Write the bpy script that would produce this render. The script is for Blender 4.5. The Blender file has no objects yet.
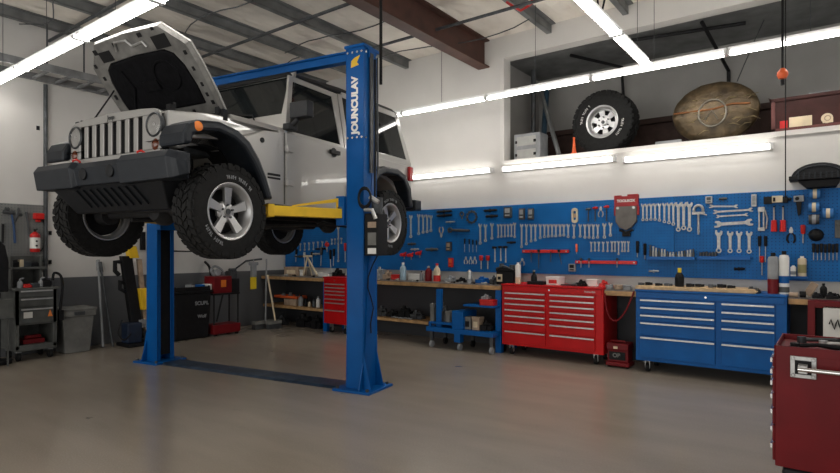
import bpy, math, random
from math import sin, cos, pi, radians as R
from mathutils import Vector, Matrix
random.seed(7)
S = bpy.context.scene
COL = S.collection

# ---------------------------------------------------------------- camera, world, exposure
cd = bpy.data.cameras.new('camera'); cam = bpy.data.objects.new('camera', cd); COL.objects.link(cam)
cd.sensor_width = 36; cd.lens = 555/840*36; cd.shift_y = 13.5/840
cam.location = (0, 0, 1.48); cam.rotation_euler = (R(90), 0, R(36.5))
S.camera = cam
w = bpy.data.worlds.new('world'); S.world = w; w.use_nodes = True
w.node_tree.nodes['Background'].inputs[0].default_value = (1, .98, .94, 1)
w.node_tree.nodes['Background'].inputs[1].default_value = .45
# added fill light behind the camera, tilted up to brighten ceiling and walls
ld = bpy.data.lights.new('rear_fill', 'AREA'); ld.shape = 'RECTANGLE'; ld.size = 9; ld.size_y = 3.6; ld.energy = 200; ld.color = (1, .975, .94)
lo = bpy.data.objects.new('rear_fill', ld); COL.objects.link(lo); lo.location = (-3.5, -3.2, 2.0); lo.rotation_euler = (R(112), 0, 0)
S.view_settings.view_transform = 'Standard'; S.view_settings.look = 'None'
S.view_settings.exposure = 0.0; S.view_settings.gamma = 1
try: S.view_settings.use_curve_mapping = False
except Exception: pass
TUBE = 23.0        # emission of the fluorescent tubes

# where a line of sight meets a real plane of the room (used once, to measure positions)
SN, CS = .5948, .8039
def ray(px, py):
    l = (px-420)/555
    return (-SN+l*CS, CS+l*SN, -(py-250)/555)
def onY(px, py, Y):
    r = ray(px, py); t = Y/r[1]; return (r[0]*t, Y, 1.48+r[2]*t)
def onX(px, py, X):
    r = ray(px, py); t = X/r[0]; return (X, r[1]*t, 1.48+r[2]*t)
def dep(x, y): return -SN*x+CS*y

# ---------------------------------------------------------------- materials
MATS = {}
def mat(name, col, rough=.5, metal=0, noise=0, scale=8, bump=0, emis=0, coat=0, trans=0, ior=1.45, nvar=None, spec=.5):
    if name in MATS: return MATS[name]
    m = bpy.data.materials.new(name); m.use_nodes = True; MATS[name] = m
    nt = m.node_tree; b = nt.nodes['Principled BSDF']
    b.inputs['Base Color'].default_value = (*col, 1); b.inputs['Roughness'].default_value = rough
    b.inputs['Metallic'].default_value = metal; b.inputs['Coat Weight'].default_value = coat
    b.inputs['Transmission Weight'].default_value = trans; b.inputs['IOR'].default_value = ior
    b.inputs['Specular IOR Level'].default_value = spec
    if emis:
        b.inputs['Emission Color'].default_value = (*col, 1); b.inputs['Emission Strength'].default_value = emis
    if noise or bump or nvar:
        tc = nt.nodes.new('ShaderNodeTexCoord'); n = nt.nodes.new('ShaderNodeTexNoise')
        n.inputs['Scale'].default_value = scale; n.inputs['Detail'].default_value = 6
        nt.links.new(tc.outputs['Object'], n.inputs['Vector'])
        if noise:
            mx = nt.nodes.new('ShaderNodeMix'); mx.data_type = 'RGBA'
            mx.inputs['A'].default_value = (*[max(0, c*(1-noise)) for c in col], 1)
            mx.inputs['B'].default_value = (*[min(1, c*(1+noise)) for c in col], 1)
            cr = nt.nodes.new('ShaderNodeMapRange'); cr.inputs[1].default_value = .3; cr.inputs[2].default_value = .7
            nt.links.new(n.outputs['Fac'], cr.inputs[0]); nt.links.new(cr.outputs[0], mx.inputs['Factor'])
            nt.links.new(mx.outputs['Result'], b.inputs['Base Color'])
        if nvar:
            cr = nt.nodes.new('ShaderNodeMapRange'); cr.inputs[1].default_value = .3; cr.inputs[2].default_value = .7
            cr.inputs[3].default_value = rough-nvar; cr.inputs[4].default_value = rough+nvar
            nt.links.new(n.outputs['Fac'], cr.inputs[0]); nt.links.new(cr.outputs[0], b.inputs['Roughness'])
        if bump:
            bp = nt.nodes.new('ShaderNodeBump'); bp.inputs['Strength'].default_value = bump; bp.inputs['Distance'].default_value = .02
            nt.links.new(n.outputs['Fac'], bp.inputs['Height']); nt.links.new(bp.outputs[0], b.inputs['Normal'])
    return m
LIFT = mat('blue_paint', (.001, .080, .29), .38, spec=.22, noise=.12, scale=3)
BLUE = mat('cabinet_blue', (.001, .095, .34), .38, spec=.28, noise=.1, scale=5)
RED = mat('cabinet_red', (.52, .006, .008), .38, spec=.3, noise=.1, scale=4)
DRED = mat('dark_red', (.15, .005, .008), .42, spec=.3, noise=.15, scale=5)
MAROON = mat('maroon', (.045, .015, .013), .5, spec=.25, noise=.3, scale=6)
SILV = mat('car_silver', (.37, .362, .345), .34, metal=.35, coat=.7, noise=.04, scale=2)
HOODIN = mat('hood_inner_silver', (.20, .196, .185), .45, metal=.4, noise=.3, scale=9)
PLAS = mat('black_plastic', (.009, .010, .012), .5, spec=.3, noise=.2, scale=20)
PLASB = mat('bumper_plastic', (.012, .0155, .021), .42, spec=.35, noise=.15, scale=12)
BLK = mat('black', (.006, .006, .007), .6, spec=.3, noise=.3, scale=15)
PAD = mat('hood_pad', (.004, .004, .005), .85, spec=.15, bump=.6, scale=14, noise=.4)
RUB = mat('rubber', (.010, .010, .010), .75, spec=.3, noise=.3, scale=25)
RIM = mat('alloy', (.50, .50, .50), .32, metal=.75)
CHR = mat('chrome', (.72, .72, .72), .18, metal=1)
TOOLST = mat('tool_steel', (.42, .42, .41), .48, metal=.45, noise=.25, scale=25)
STEEL = mat('steel', (.5, .5, .49), .38, metal=.7, noise=.15, scale=30)
DSTEEL = mat('dark_steel', (.07, .075, .08), .45, metal=.5, noise=.3, scale=12)
GALV = mat('galvanised', (.20, .205, .21), .5, metal=.5, noise=.35, scale=6)
PURL = mat('painted_steel_grey', (.15, .155, .155), .5, metal=.2, noise=.3, scale=4)
RUST = mat('oxide_beam', (.065, .026, .018), .6, noise=.35, scale=4)
YEL = mat('yellow_paint', (.75, .47, .02), .4, noise=.12, scale=6)
YELT = mat('yellow_tag', (.85, .62, .02), .5, noise=.05)
WOOD = mat('bench_wood', (.42, .25, .11), .55, noise=.35, scale=9)
WOODL = mat('light_wood', (.60, .41, .22), .55, noise=.2, scale=14)
WTOP = mat('bench_top_dark', (.16, .14, .12), .4, noise=.5, scale=10)
UNDER = mat('underbody_dark', (.018, .018, .019), .6, noise=.4, spec=.3)
GREY = mat('grey_paint', (.08, .083, .078), .5, noise=.25, scale=8)
GREYL = mat('grey_plastic', (.16, .16, .15), .6, noise=.2, scale=8)
GREYM = mat('mid_grey', (.26, .27, .28), .5, noise=.2, scale=8)
WHT = mat('white_plastic', (.75, .74, .70), .4, noise=.06)
CREAM = mat('cream', (.66, .55, .38), .6, noise=.15)
ORG = mat('orange', (.75, .12, .03), .45, noise=.1)
AMB = mat('amber', (.8, .22, .03), .2, noise=.05, coat=.6)
TAN = mat('tan', (.38, .28, .20), .6, noise=.3, scale=10)
PINK = mat('bottle_blue', (.30, .42, .50), .3, noise=.1)
GLASS = mat('tinted_glass', (.006, .008, .009), .05, coat=.12, noise=.1, spec=.22)
LENS = mat('headlamp_lens', (1, 1, 1), .03, trans=1, ior=1.3)
REDL = mat('red_lens', (.4, .01, .01), .2, coat=.5, noise=.05)
GOLD = mat('gold_foil', (.085, .06, .032), .35, metal=.5, bump=1, scale=7, noise=.75)
LAMPW = mat('lamp_housing', (.7, .7, .7), .4, noise=.03)
LITE = mat('tube_light', (1, .965, .91), .5, emis=TUBE)
REDH = mat('red_handle', (.55, .015, .012), .4, noise=.1)
BLUT = mat('blue_tape', (.03, .16, .42), .45, noise=.1)

def nodes_mat(name):
    m = bpy.data.materials.new(name); m.use_nodes = True; nt = m.node_tree
    return m, nt, nt.nodes['Principled BSDF']
def tile_mix(nt, fac, a, b):
    mx = nt.nodes.new('ShaderNodeMix'); mx.data_type = 'RGBA'
    for k, v in (('A', a), ('B', b)):
        if isinstance(v, tuple): mx.inputs[k].default_value = (*v, 1)
        else: nt.links.new(v, mx.inputs[k])
    nt.links.new(fac, mx.inputs['Factor']); return mx.outputs['Result']
def noise_out(nt, scale, lo=.35, hi=.65, detail=6, stretch=None):
    tc = nt.nodes.new('ShaderNodeTexCoord'); n = nt.nodes.new('ShaderNodeTexNoise')
    n.inputs['Scale'].default_value = scale; n.inputs['Detail'].default_value = detail
    if stretch:
        mp = nt.nodes.new('ShaderNodeMapping'); mp.inputs['Scale'].default_value = stretch
        nt.links.new(tc.outputs['Object'], mp.inputs[0]); nt.links.new(mp.outputs[0], n.inputs['Vector'])
    else: nt.links.new(tc.outputs['Object'], n.inputs['Vector'])
    mr = nt.nodes.new('ShaderNodeMapRange'); mr.inputs[1].default_value = lo; mr.inputs[2].default_value = hi
    nt.links.new(n.outputs['Fac'], mr.inputs[0]); return mr.outputs[0]
# polished concrete
FLOORM, nt, b = nodes_mat('polished_concrete')
c1 = tile_mix(nt, noise_out(nt, .6, .2, .8, 3), (.27, .228, .182), (.345, .297, .24))
c2 = tile_mix(nt, noise_out(nt, 2.5, .3, .9, 8, (.35, 1.6, 1)), c1, (.245, .208, .165))
c3 = tile_mix(nt, noise_out(nt, 90, .5, .9), c2, (.37, .325, .27))
c4 = tile_mix(nt, noise_out(nt, 3.3, .72, .76), c3, (.09, .078, .066))
nt.links.new(c4, b.inputs['Base Color'])
mr = nt.nodes.new('ShaderNodeMapRange'); mr.inputs[3].default_value = .13; mr.inputs[4].default_value = .26
nt.links.new(noise_out(nt, 1.8, .2, .8, 4), mr.inputs[0]); nt.links.new(mr.outputs[0], b.inputs['Roughness'])
b.inputs['Specular IOR Level'].default_value = .6
# walls: white above, grey dado paint below
def wall_mat(name, zline, white=(.60, .585, .56), grey=(.075, .078, .085)):
    m, nt, b = nodes_mat(name)
    tc = nt.nodes.new('ShaderNodeNewGeometry'); sx = nt.nodes.new('ShaderNodeSeparateXYZ')
    nt.links.new(tc.outputs['Position'], sx.inputs[0])
    gt = nt.nodes.new('ShaderNodeMath'); gt.operation = 'GREATER_THAN'; gt.inputs[1].default_value = zline
    nt.links.new(sx.outputs['Z'], gt.inputs[0])
    wn = tile_mix(nt, noise_out(nt, 1.5), white, tuple(c*.93 for c in white))
    nt.links.new(tile_mix(nt, gt.outputs[0], grey, wn), b.inputs['Base Color'])
    b.inputs['Roughness'].default_value = .6
    return m
WALLL = wall_mat('wall_paint_left', 1.07, grey=(.095, .099, .105))
WALLB = wall_mat('wall_paint_back', .96, grey=(.035, .037, .042))  # dado grey darkened on this wall to paint in the under-bench shade
LITEW = mat('wall_tube_light', (1, .965, .91), .5, emis=TUBE*.33)
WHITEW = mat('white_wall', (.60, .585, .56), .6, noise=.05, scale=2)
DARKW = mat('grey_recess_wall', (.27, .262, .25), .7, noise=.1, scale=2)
# ceiling: sagging off-white insulation blankets
CEILM, nt, b = nodes_mat('insulation_blanket')
nt.links.new(tile_mix(nt, noise_out(nt, .9), (.55, .51, .455), (.72, .675, .60)), b.inputs['Base Color'])
b.inputs['Roughness'].default_value = .8
bp = nt.nodes.new('ShaderNodeBump'); bp.inputs['Strength'].default_value = 1; bp.inputs['Distance'].default_value = .25
nt.links.new(noise_out(nt, 1.6, .2, .8, 3, (1, .5, 1)), bp.inputs['Height']); nt.links.new(bp.outputs[0], b.inputs['Normal'])
# pegboard: small dark holes on a 25 mm grid
def peg_mat(name, col, ax):
    m, nt, b = nodes_mat(name)
    g = nt.nodes.new('ShaderNodeNewGeometry'); sp = nt.nodes.new('ShaderNodeSeparateXYZ'); nt.links.new(g.outputs['Position'], sp.inputs[0])
    def m2(op, a, v=None, w=None):
        q = nt.nodes.new('ShaderNodeMath'); q.operation = op
        nt.links.new(a, q.inputs[0])
        if v is not None:
            if isinstance(v, (int, float)): q.inputs[1].default_value = v
            else: nt.links.new(v, q.inputs[1])
        return q.outputs[0]
    def cell(o):
        f = m2('FRACT', m2('MULTIPLY', o, 1/.038)); d = m2('SUBTRACT', f, .5); return m2('MULTIPLY', d, d)
    dd = m2('ADD', cell(sp.outputs[ax]), cell(sp.outputs['Z']))
    hole = m2('LESS_THAN', dd, .02)
    base = tile_mix(nt, noise_out(nt, 3), tuple(c*.85 for c in col), tuple(min(1, c*1.15) for c in col))
    nt.links.new(tile_mix(nt, hole, base, tuple(c*.25 for c in col)), b.inputs['Base Color'])
    b.inputs['Roughness'].default_value = .5; b.inputs['Specular IOR Level'].default_value = .25
    return m
PEGB = peg_mat('blue_pegboard', (.001, .11, .35), 'X')
PEGG = peg_mat('grey_pegboard', (.17, .175, .17), 'Y')

# ---------------------------------------------------------------- mesh builder
class MB:
    def __init__(s): s.v = []; s.f = []; s.m = []; s.sm = []
    def add(s, vs, fs, m=0, smooth=False):
        o = len(s.v); s.v += [tuple(v) for v in vs]
        for f in fs: s.f.append([o+i for i in f]); s.m.append(m); s.sm.append(smooth)
        return s
    def box(s, x0, x1, y0, y1, z0, z1, m=0):
        return s.add([(x, y, z) for x in (x0, x1) for y in (y0, y1) for z in (z0, z1)],
                     [(0, 1, 3, 2), (4, 6, 7, 5), (0, 4, 5, 1), (2, 3, 7, 6), (0, 2, 6, 4), (1, 5, 7, 3)], m)
    def cbox(s, c, d, m=0, rot=None):
        vs = [Vector((x*d[0]/2, y*d[1]/2, z*d[2]/2)) for x in (-1, 1) for y in (-1, 1) for z in (-1, 1)]
        if rot is not None: vs = [rot @ v for v in vs]
        return s.add([v+Vector(c) for v in vs], [(0, 1, 3, 2), (4, 6, 7, 5), (0, 4, 5, 1), (2, 3, 7, 6), (0, 2, 6, 4), (1, 5, 7, 3)], m)
    def prism(s, pts, off, m=0, smooth=False):      # closed polygon (3-D points) pushed along off
        n = len(pts); o = Vector(off); a = [Vector(p) for p in pts]; b = [p+o for p in a]
        return s.add(a+b, [list(range(n))[::-1], list(range(n, 2*n))]+[(i, (i+1) % n, n+(i+1) % n, n+i) for i in range(n)], m, smooth)
    def path(s, pts, r, n=8, m=0, closed=False):
        pts = [Vector(p) for p in pts]; k = len(pts); rings = []
        rr = r if isinstance(r, (list, tuple)) else [r]*k
        up = None
        for i, p in enumerate(pts):
            a = pts[(i-1) % k] if (i > 0 or closed) else p; c = pts[(i+1) % k] if (i < k-1 or closed) else p
            t = (c-a); t = t.normalized() if t.length > 1e-9 else Vector((0, 0, 1))
            if up is None:
                up = Vector((0, 0, 1)) if abs(t.z) < .9 else Vector((1, 0, 0))
            e1 = t.cross(up); e1 = e1.normalized() if e1.length > 1e-6 else t.orthogonal().normalized()
            e2 = e1.cross(t).normalized(); up = e2
            rings.append([p+e1*rr[i]*cos(2*pi*j/n)+e2*rr[i]*sin(2*pi*j/n) for j in range(n)])
        vs = [v for q in rings for v in q]; fs = []
        for i in range(k if closed else k-1):
            for j in range(n):
                a = i*n; c = ((i+1) % k)*n; fs.append((a+j, a+(j+1) % n, c+(j+1) % n, c+j))
        s.add(vs, fs, m, True)
        if not closed:
            s.add(rings[0], [list(range(n))[::-1]], m); s.add(rings[-1], [list(range(n))], m)
        return s
    def lathe(s, prof, org=(0, 0, 0), ax=(0, 0, 1), n=24, m=0, smooth=True, a0=0, a1=2*pi):
        ax = Vector(ax).normalized(); e1 = ax.orthogonal().normalized(); e2 = ax.cross(e1); org = Vector(org)
        full = abs(a1-a0-2*pi) < 1e-6; cols = n if full else n+1
        vs = [org+ax*h+(e1*cos(a0+(a1-a0)*j/n)+e2*sin(a0+(a1-a0)*j/n))*r for r, h in prof for j in range(cols)]
        fs = []
        for i in range(len(prof)-1):
            for j in range(n):
                j2 = (j+1) % cols; fs.append((i*cols+j, i*cols+j2, (i+1)*cols+j2, (i+1)*cols+j))
        return s.add(vs, fs, m, smooth)
    def cyl(s, p0, p1, r, n=16, m=0, r1=None):
        p0 = Vector(p0); p1 = Vector(p1); h = (p1-p0).length; r1 = r if r1 is None else r1
        return s.lathe([(0.0001, 0), (r, 0), (r, 0), (r1, h), (r1, h), (0.0001, h)], p0, p1-p0, n, m, True)
    def islands(s):
        par = list(range(len(s.v)))
        def fi(a):
            while par[a] != a: par[a] = par[par[a]]; a = par[a]
            return a
        key = {}
        for i, v in enumerate(s.v):
            k = tuple(round(c, 5) for c in v)
            if k in key: par[fi(i)] = fi(key[k])
            else: key[k] = i
        for f in s.f:
            for q in f[1:]: par[fi(q)] = fi(f[0])
        out = {}
        for f, m, sm in zip(s.f, s.m, s.sm):
            b = out.setdefault(fi(f[0]), (MB(), {})); o, mp = b
            for q in f:
                if q not in mp: mp[q] = len(o.v); o.v.append(s.v[q])
            o.f.append([mp[q] for q in f]); o.m.append(m); o.sm.append(sm)
        return [b[0] for b in out.values()]
    def each(s, name, mats, parent=None, bevel=0, off=(0, 0, 0)):   # every separate piece as an object of its own
        return [q.build(name, mats, parent, bevel, off) for q in s.islands()]
    def build(s, name, mats, parent=None, bevel=0, off=(0, 0, 0), auto=40):
        if not isinstance(mats, (list, tuple)): mats = [mats]
        me = bpy.data.meshes.new(name); o = Vector(off)
        me.from_pydata([tuple(Vector(v)-o) for v in s.v], [], s.f)
        for m in mats: me.materials.append(m)
        me.polygons.foreach_set('material_index', s.m); me.polygons.foreach_set('use_smooth', s.sm)
        import bmesh
        bm = bmesh.new(); bm.from_mesh(me); bmesh.ops.remove_doubles(bm, verts=bm.verts, dist=1e-6)
        bmesh.ops.recalc_face_normals(bm, faces=bm.faces); bm.to_mesh(me); bm.free()
        me.update()
        if any(s.sm):
            try: me.set_sharp_from_angle(angle=R(auto))
            except Exception: pass
        ob = bpy.data.objects.new(name, me); COL.objects.link(ob)
        if parent: ob.parent = parent
        if bevel:
            b = ob.modifiers.new('bevel', 'BEVEL'); b.width = bevel; b.segments = 2; b.limit_method = 'ANGLE'; b.angle_limit = R(35)
        return ob
def tag(o, label, cat, group=None, kind=None):
    o['label'] = label; o['category'] = cat
    if group: o['group'] = group
    if kind: o['kind'] = kind
    return o
def thing(name, label, cat, loc=(0, 0, 0), rz=0, group=None):
    o = bpy.data.objects.new(name, None); COL.objects.link(o); o.location = loc; o.rotation_euler = (0, 0, rz)
    o.empty_display_size = .1
    return tag(o, label, cat, group)
def struct(o): o['kind'] = 'structure'; return o
def one(mb, name, mats, label, cat, group=None, bevel=0, base=None):   # a thing that is one mesh; origin put at its base
    xs = [v[0] for v in mb.v]; ys = [v[1] for v in mb.v]; zs = [v[2] for v in mb.v]
    off = ((min(xs)+max(xs))/2, (min(ys)+max(ys))/2, min(zs))
    o = mb.build(name, mats, None, bevel, off); o.location = off
    return tag(o, label, cat, group)
def text_part(name, body, size, m, parent, loc, rot, depth=.002, align='CENTER', bold=0):
    c = bpy.data.curves.new(name, 'FONT'); c.body = body; c.size = size; c.extrude = depth; c.align_x = align; c.align_y = 'CENTER'; c.offset = bold
    t = bpy.data.objects.new(name, c); COL.objects.link(t)
    dg = bpy.context.evaluated_depsgraph_get(); me = bpy.data.meshes.new_from_object(t.evaluated_get(dg))
    bpy.data.objects.remove(t)
    me.materials.clear(); me.materials.append(m)
    o = bpy.data.objects.new(name, me); COL.objects.link(o); o.parent = parent; o.location = loc
    o.rotation_euler = rot
    return o
ORD = ['first', 'second', 'third', 'fourth', 'fifth', 'sixth', 'seventh', 'eighth', 'ninth', 'tenth', 'eleventh', 'twelfth', 'thirteenth',
       'fourteenth', 'fifteenth', 'sixteenth', 'seventeenth', 'eighteenth', 'nineteenth', 'twentieth', 'twenty-first', 'twenty-second']

# ================================================================ ROOM
WL, WB, CZ = -9.2, 7.7, 4.8          # left wall plane, tool wall plane, ceiling height
XR = 3.2; YF = -3.0
OX, OZ0, OZ1 = -4.10, 2.86, 4.46     # storage opening above the tool wall
struct(MB().box(WL-.2, XR, YF, WB+.2, -.2, 0).build('floor', FLOORM))
struct(MB().box(WL-.2, XR, YF, WB+1.75, CZ, CZ+.2).build('ceiling', CEILM))
struct(MB().box(WL-.2, WL, YF, WB+.2, 0, CZ).build('wall_left', WALLL))
m = MB().box(WL, XR, WB, WB+.2, 0, OZ0).box(WL, OX, WB, WB+.2, OZ0, CZ).box(OX, XR, WB, WB+.2, OZ1, CZ)
struct(m.build('wall_back', WALLB))
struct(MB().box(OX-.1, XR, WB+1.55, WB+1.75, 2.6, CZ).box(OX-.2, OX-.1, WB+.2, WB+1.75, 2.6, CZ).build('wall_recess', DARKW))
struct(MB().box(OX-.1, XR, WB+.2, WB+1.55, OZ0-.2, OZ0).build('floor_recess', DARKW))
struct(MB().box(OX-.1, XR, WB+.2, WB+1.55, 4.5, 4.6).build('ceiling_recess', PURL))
struct(MB().box(OX-.035, OX+.03, WB-.012, WB+.2, OZ0, OZ1).box(OX, XR, WB-.03, WB+.0, OZ0-.06, OZ0+.0).build('trim_1', WHITEW))
# the wall behind the storage opening's dark-brown band
one(MB().box(OX-.08, XR, WB+1.40, WB+1.54, OZ0+.001, 3.52).box(OX-.08, XR, WB+1.33, WB+1.40, 3.44, 3.52), 'steel_channel', mat('dark_channel', (.035, .018, .014), .6, noise=.3, spec=.25),
    'long dark brown steel channel along the back of the storage recess', 'beam')

# ceiling purlins
purl_lab = ['first grey roof purlin out from the left wall, above the cable ladder', 'second grey roof purlin out from the left wall',
            'third grey roof purlin from the left wall, above the open car bonnet', 'fourth grey roof purlin from the left wall, crossing over the lift',
            'grey roof purlin just left of the brown roof beam', 'grey roof purlin just right of the brown roof beam',
            'grey roof purlin near the right ceiling lamp row']
for x, lab in zip((-9.02, -8.0, -6.98, -5.95, -4.87, -3.30, -2.2), purl_lab):
    m = MB().box(x-.006, x+.006, YF, WB-.001, 4.67, 4.797).box(x-.07, x+.006, YF, WB-.001, 4.665, 4.677).box(x-.006, x+.07, YF, WB-.001, 4.785, 4.797)
    m.box(x-.07, x-.06, YF, WB-.001, 4.677, 4.70)
    one(m, 'roof_purlin', PURL, lab, 'roof beam', 'roof purlins')
# red-brown I-beam
x = -4.43
m = MB().box(x-.10, x+.10, YF, WB-.001, 4.36, 4.383).box(x-.10, x+.10, YF, WB-.001, 4.775, 4.797).box(x-.01, x+.01, YF, WB-.001, 4.383, 4.775)
one(m, 'roof_beam', RUST, 'large red-brown steel roof beam running into the white wall', 'roof beam')
# conduits along X
cl = [(5.0, 4.53, -9.2, -4.54, 'dark conduit pipe slung under the purlins above the car roof'),
      (6.35, 4.55, -6.9, -2.2, 'dark conduit pipe crossing above the far lamp row'),
      (3.3, 4.54, -9.2, -4.54, 'dark conduit pipe nearest the left ceiling lamp row')]
for y, z, x0, x1, lab in cl:
    one(MB().path([(x0, y, z), (x1, y, z)], .022), 'conduit_pipe', DSTEEL, lab, 'pipe', 'ceiling conduits')
# seams/wires sagging under the blankets
for k, (y, x0, x1) in enumerate([(2.9, -9.1, -6.9), (4.3, -8.0, -5.9), (5.7, -7.0, -4.9), (6.9, -5.9, -3.3), (5.6, -3.3, -2.2), (4.2, -5.9, -4.4), (6.2, -8.0, -6.98)]):
    pts = [(x0+(x1-x0)*i/10, y+.15*sin(i*.6+k), 4.64-.10*sin(pi*i/10)-.02*random.random()) for i in range(11)]
    one(MB().path(pts, .008, 6), 'ceiling_wire', DSTEEL, 'thin dark wire sagging under the ceiling, %s' % ('above the left lamp row', 'above the open bonnet', 'above the windscreen', 'right of the beam over the car', 'right of the brown roof beam', 'left of the lift column top', 'over the far left corner')[k], 'wire', 'wires sagging under the ceiling')
one(MB().path([(-3.3+1.2*i/12, 6.3+.25*sin(i*.9), 4.62-.07*sin(i*1.4)**2) for i in range(13)], .016, 6), 'ceiling_hose', REDH,
    'dark red hose looped under the ceiling right of the roof beam', 'hose')
# hanging rods
for px, py0, py1, Y, lab in [(47, 10, 52, None, 'thin hanger rod above the left end of the cable ladder'), (84, 22, 75, None, 'thin hanger rod above the right end of the cable ladder')]:
    x, y, z = onX(px, py1, -8.62)
    one(MB().path([(x, y, 4.57), (x, y, 3.99)], .012, 6), 'hanger_rod', DSTEEL, lab, 'rod', 'cable ladder hangers')
# cable ladder on left wall
lad = thing('cable_ladder', 'galvanised cable ladder hung along the top of the left wall', 'cable ladder', (-8.75, 3, 3.9))
for xx in (-9.08, -8.5):
    MB().box(xx-.02, xx+.02, 1.2, 7.6, 3.89, 3.99).build('side_rail', GALV, lad, off=(-8.75, 3, 3.9))
m = MB()
for i in range(22): m.box(-9.06, -8.52, 1.3+i*.29, 1.34+i*.29, 3.9, 3.93)
m.build('rungs', GALV, lad, off=(-8.75, 3, 3.9))
# conduit on left wall
_, y, _ = onX(45.5, 150, WL+.04)
one(MB().path([(WL+.04, y, 1.0), (WL+.04, y, 3.88)], .028), 'wall_conduit', DSTEEL, 'dark vertical conduit on the white left wall, left of the car', 'pipe')
# wall sockets / holes specks
for px, py in ((50, 233), (50, 262), (38, 128)):
    x, y, z = onX(px, py, WL+.006)
    one(MB().box(WL, WL+.012, y-.02, y+.02, z-.03, z+.03), 'wall_hook', BLK, {233: 'small black wall hook level with the red fire extinguisher', 262: 'small black wall hook above the grey tool cart', 128: 'small dark mark plate high on the left wall'}[py], 'hook')

# ================================================================ LAMPS
def tube_row(name, label, axis, fixed, z, segs, hang=True, wid=.11, ntube=2, group='ceiling tube lamps'):
    """row of batten lamps; segs = list of (a0,a1) along the axis"""
    c = (segs[0][0]+segs[-1][1])/2
    loc = (c, fixed, z) if axis == 'X' else (fixed, c, z)
    t = thing(name, label, 'lamp', loc, 0, group)
    for a0, a1 in segs:
        h = MB(); l = MB()
        def bx(mb, a, b, lo, hi, z0, z1):
            if axis == 'X': mb.box(a, b, fixed+lo, fixed+hi, z0, z1)
            else: mb.box(fixed+lo, fixed+hi, a, b, z0, z1)
        bx(h, a0, a1, -wid*.22, wid*.22, z+.03, z+.085)
        bx(h, a0, a0+.025, -wid/2, wid/2, z-.005, z+.035); bx(h, a1-.025, a1, -wid/2, wid/2, z-.005, z+.035)
        for k in range(ntube):
            o = (k-(ntube-1)/2)*wid*.55
            if axis == 'X': l.path([(a0+.025, fixed+o, z+.014), (a1-.025, fixed+o, z+.014)], .016, 10)
            else: l.path([(fixed+o, a0+.025, z+.014), (fixed+o, a1-.025, z+.014)], .016, 10)
        hh = h.build('lamp_housing', LAMPW, t, off=loc); l.build('light_tube', LITE, t, off=loc)
    if hang:
        r = MB()
        for a0, a1 in segs:
            for q in (a0+.75,):
                p = (q, fixed) if axis == 'X' else (fixed, q)
                r.path([(*p, z+.07), (*p, 4.79)], .0035, 5)
        r.build('hanging_wires', DSTEEL, t, off=loc)
    return t
yb, zb = 6.95, 3.63
tube_row('tube_lamp_row', 'long row of fluorescent tubes hung in front of the storage opening', 'X', yb, zb, [(-7.0, -5.495), (-5.485, -3.965), (-3.955, -2.445), (-2.435, -.925), (-.915, .6), (.61, 2.1)], wid=.075)
tube_row('tube_lamp_row', 'fluorescent tube row running from top centre toward the back wall', 'Y', -1.73, zb, [(2.6, 4.12), (4.13, 5.645), (5.655, 6.8)], wid=.13)
tube_row('tube_lamp_row', 'bright fluorescent tube row in the top left corner, above the bonnet', 'X', 2.5, zb, [(-9.15, -7.795), (-7.785, -6.185), (-6.175, -4.705), (-4.695, -3.2)], wid=.15)
def wall_lamp(px0, px1, py, label):
    x0 = onY(px0, 170, WB-.06)[0]; x1 = onY(px1, 170, WB-.06)[0]; z = onY((px0+px1)/2, py, WB-.06)[2]
    loc = ((x0+x1)/2, WB-.05, z)
    t = thing('wall_batten_lamp', label, 'lamp', loc, 0, 'wall batten lamps')
    MB().box(x0, x1, WB-.04, WB, z-.036, z+.036).box(x0, x0+.03, WB-.1, WB-.04, z-.036, z+.036).box(x1-.03, x1, WB-.1, WB-.04, z-.036, z+.036).build('lamp_housing', LAMPW, t, off=loc)
    MB().box(x0+.03, x1-.03, WB-.10, WB-.041, z-.03, z+.03).build('diffuser', LITEW, t, off=loc, bevel=.015)
wall_lamp(408, 492, 174, 'short batten lamp on the wall left, partly behind the lift column')
wall_lamp(502, 615, 164, 'batten lamp under the storage opening, below the spare tyre')
wall_lamp(623, 773, 153, 'longer batten lamp under the storage opening, below the foil-wrapped disc')

# ================================================================ TOOL WALL BOARDS
PB = 7.64                             # face of the board
xL = WL+.05; x0 = -2.94
labs = ['left panel of the blue pegboard, behind the car', 'middle panel of blue pegboard with the long wrench row', 'right panel of blue pegboard with sockets and tapes']
for (a, b2), lab in zip([(xL, -4.9), (-4.9, -1.6), (-1.6, 1.6)], labs):
    one(MB().box(a, b2-.004, PB, WB-.001, 1.13, 2.165), 'pegboard', PEGB, lab, 'pegboard', 'blue pegboard panels')

# ================================================================ WORKBENCHES AND CABINETS
BT = .975
xa, xb = onY(323, 283, 6.98)[0], onY(323, 283, 6.98)[0]+.60
rc0, rc1 = onY(502, 300, 7.06)[0], onY(603.5, 300, 7.06)[0]
bc0, bc1 = onY(636, 300, 7.03)[0], onY(787, 300, 7.03)[0]
def bench(x0, x1, label, legs, shelf=None, shelf_z=.5):
    loc = ((x0+x1)/2, 7.35, 0)
    t = thing('workbench', label, 'workbench', loc)
    MB().box(x0, x1, 7.06, 7.69, BT-.07, BT-.012).build('worktop', WOOD, t, .004, loc)
    MB().box(x0, x1, 7.065, 7.69, BT-.012, BT).build('worktop_sheet', WTOP, t, 0, loc)
    for lx in legs:
        MB().box(lx-.045, lx+.045, 7.08, 7.17, 0, BT-.07).box(lx-.03, lx+.03, 7.55, 7.63, 0, BT-.07).box(lx-.02, lx+.02, 7.17, 7.55, .1, .16).build('leg', BLUE, t, .004, loc)
    if shelf:
        MB().box(shelf[0], shelf[1], 7.1, 7.66, shelf_z-.05, shelf_z).build('lower_shelf', WOOD, t, .003, loc)
    return t
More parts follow.
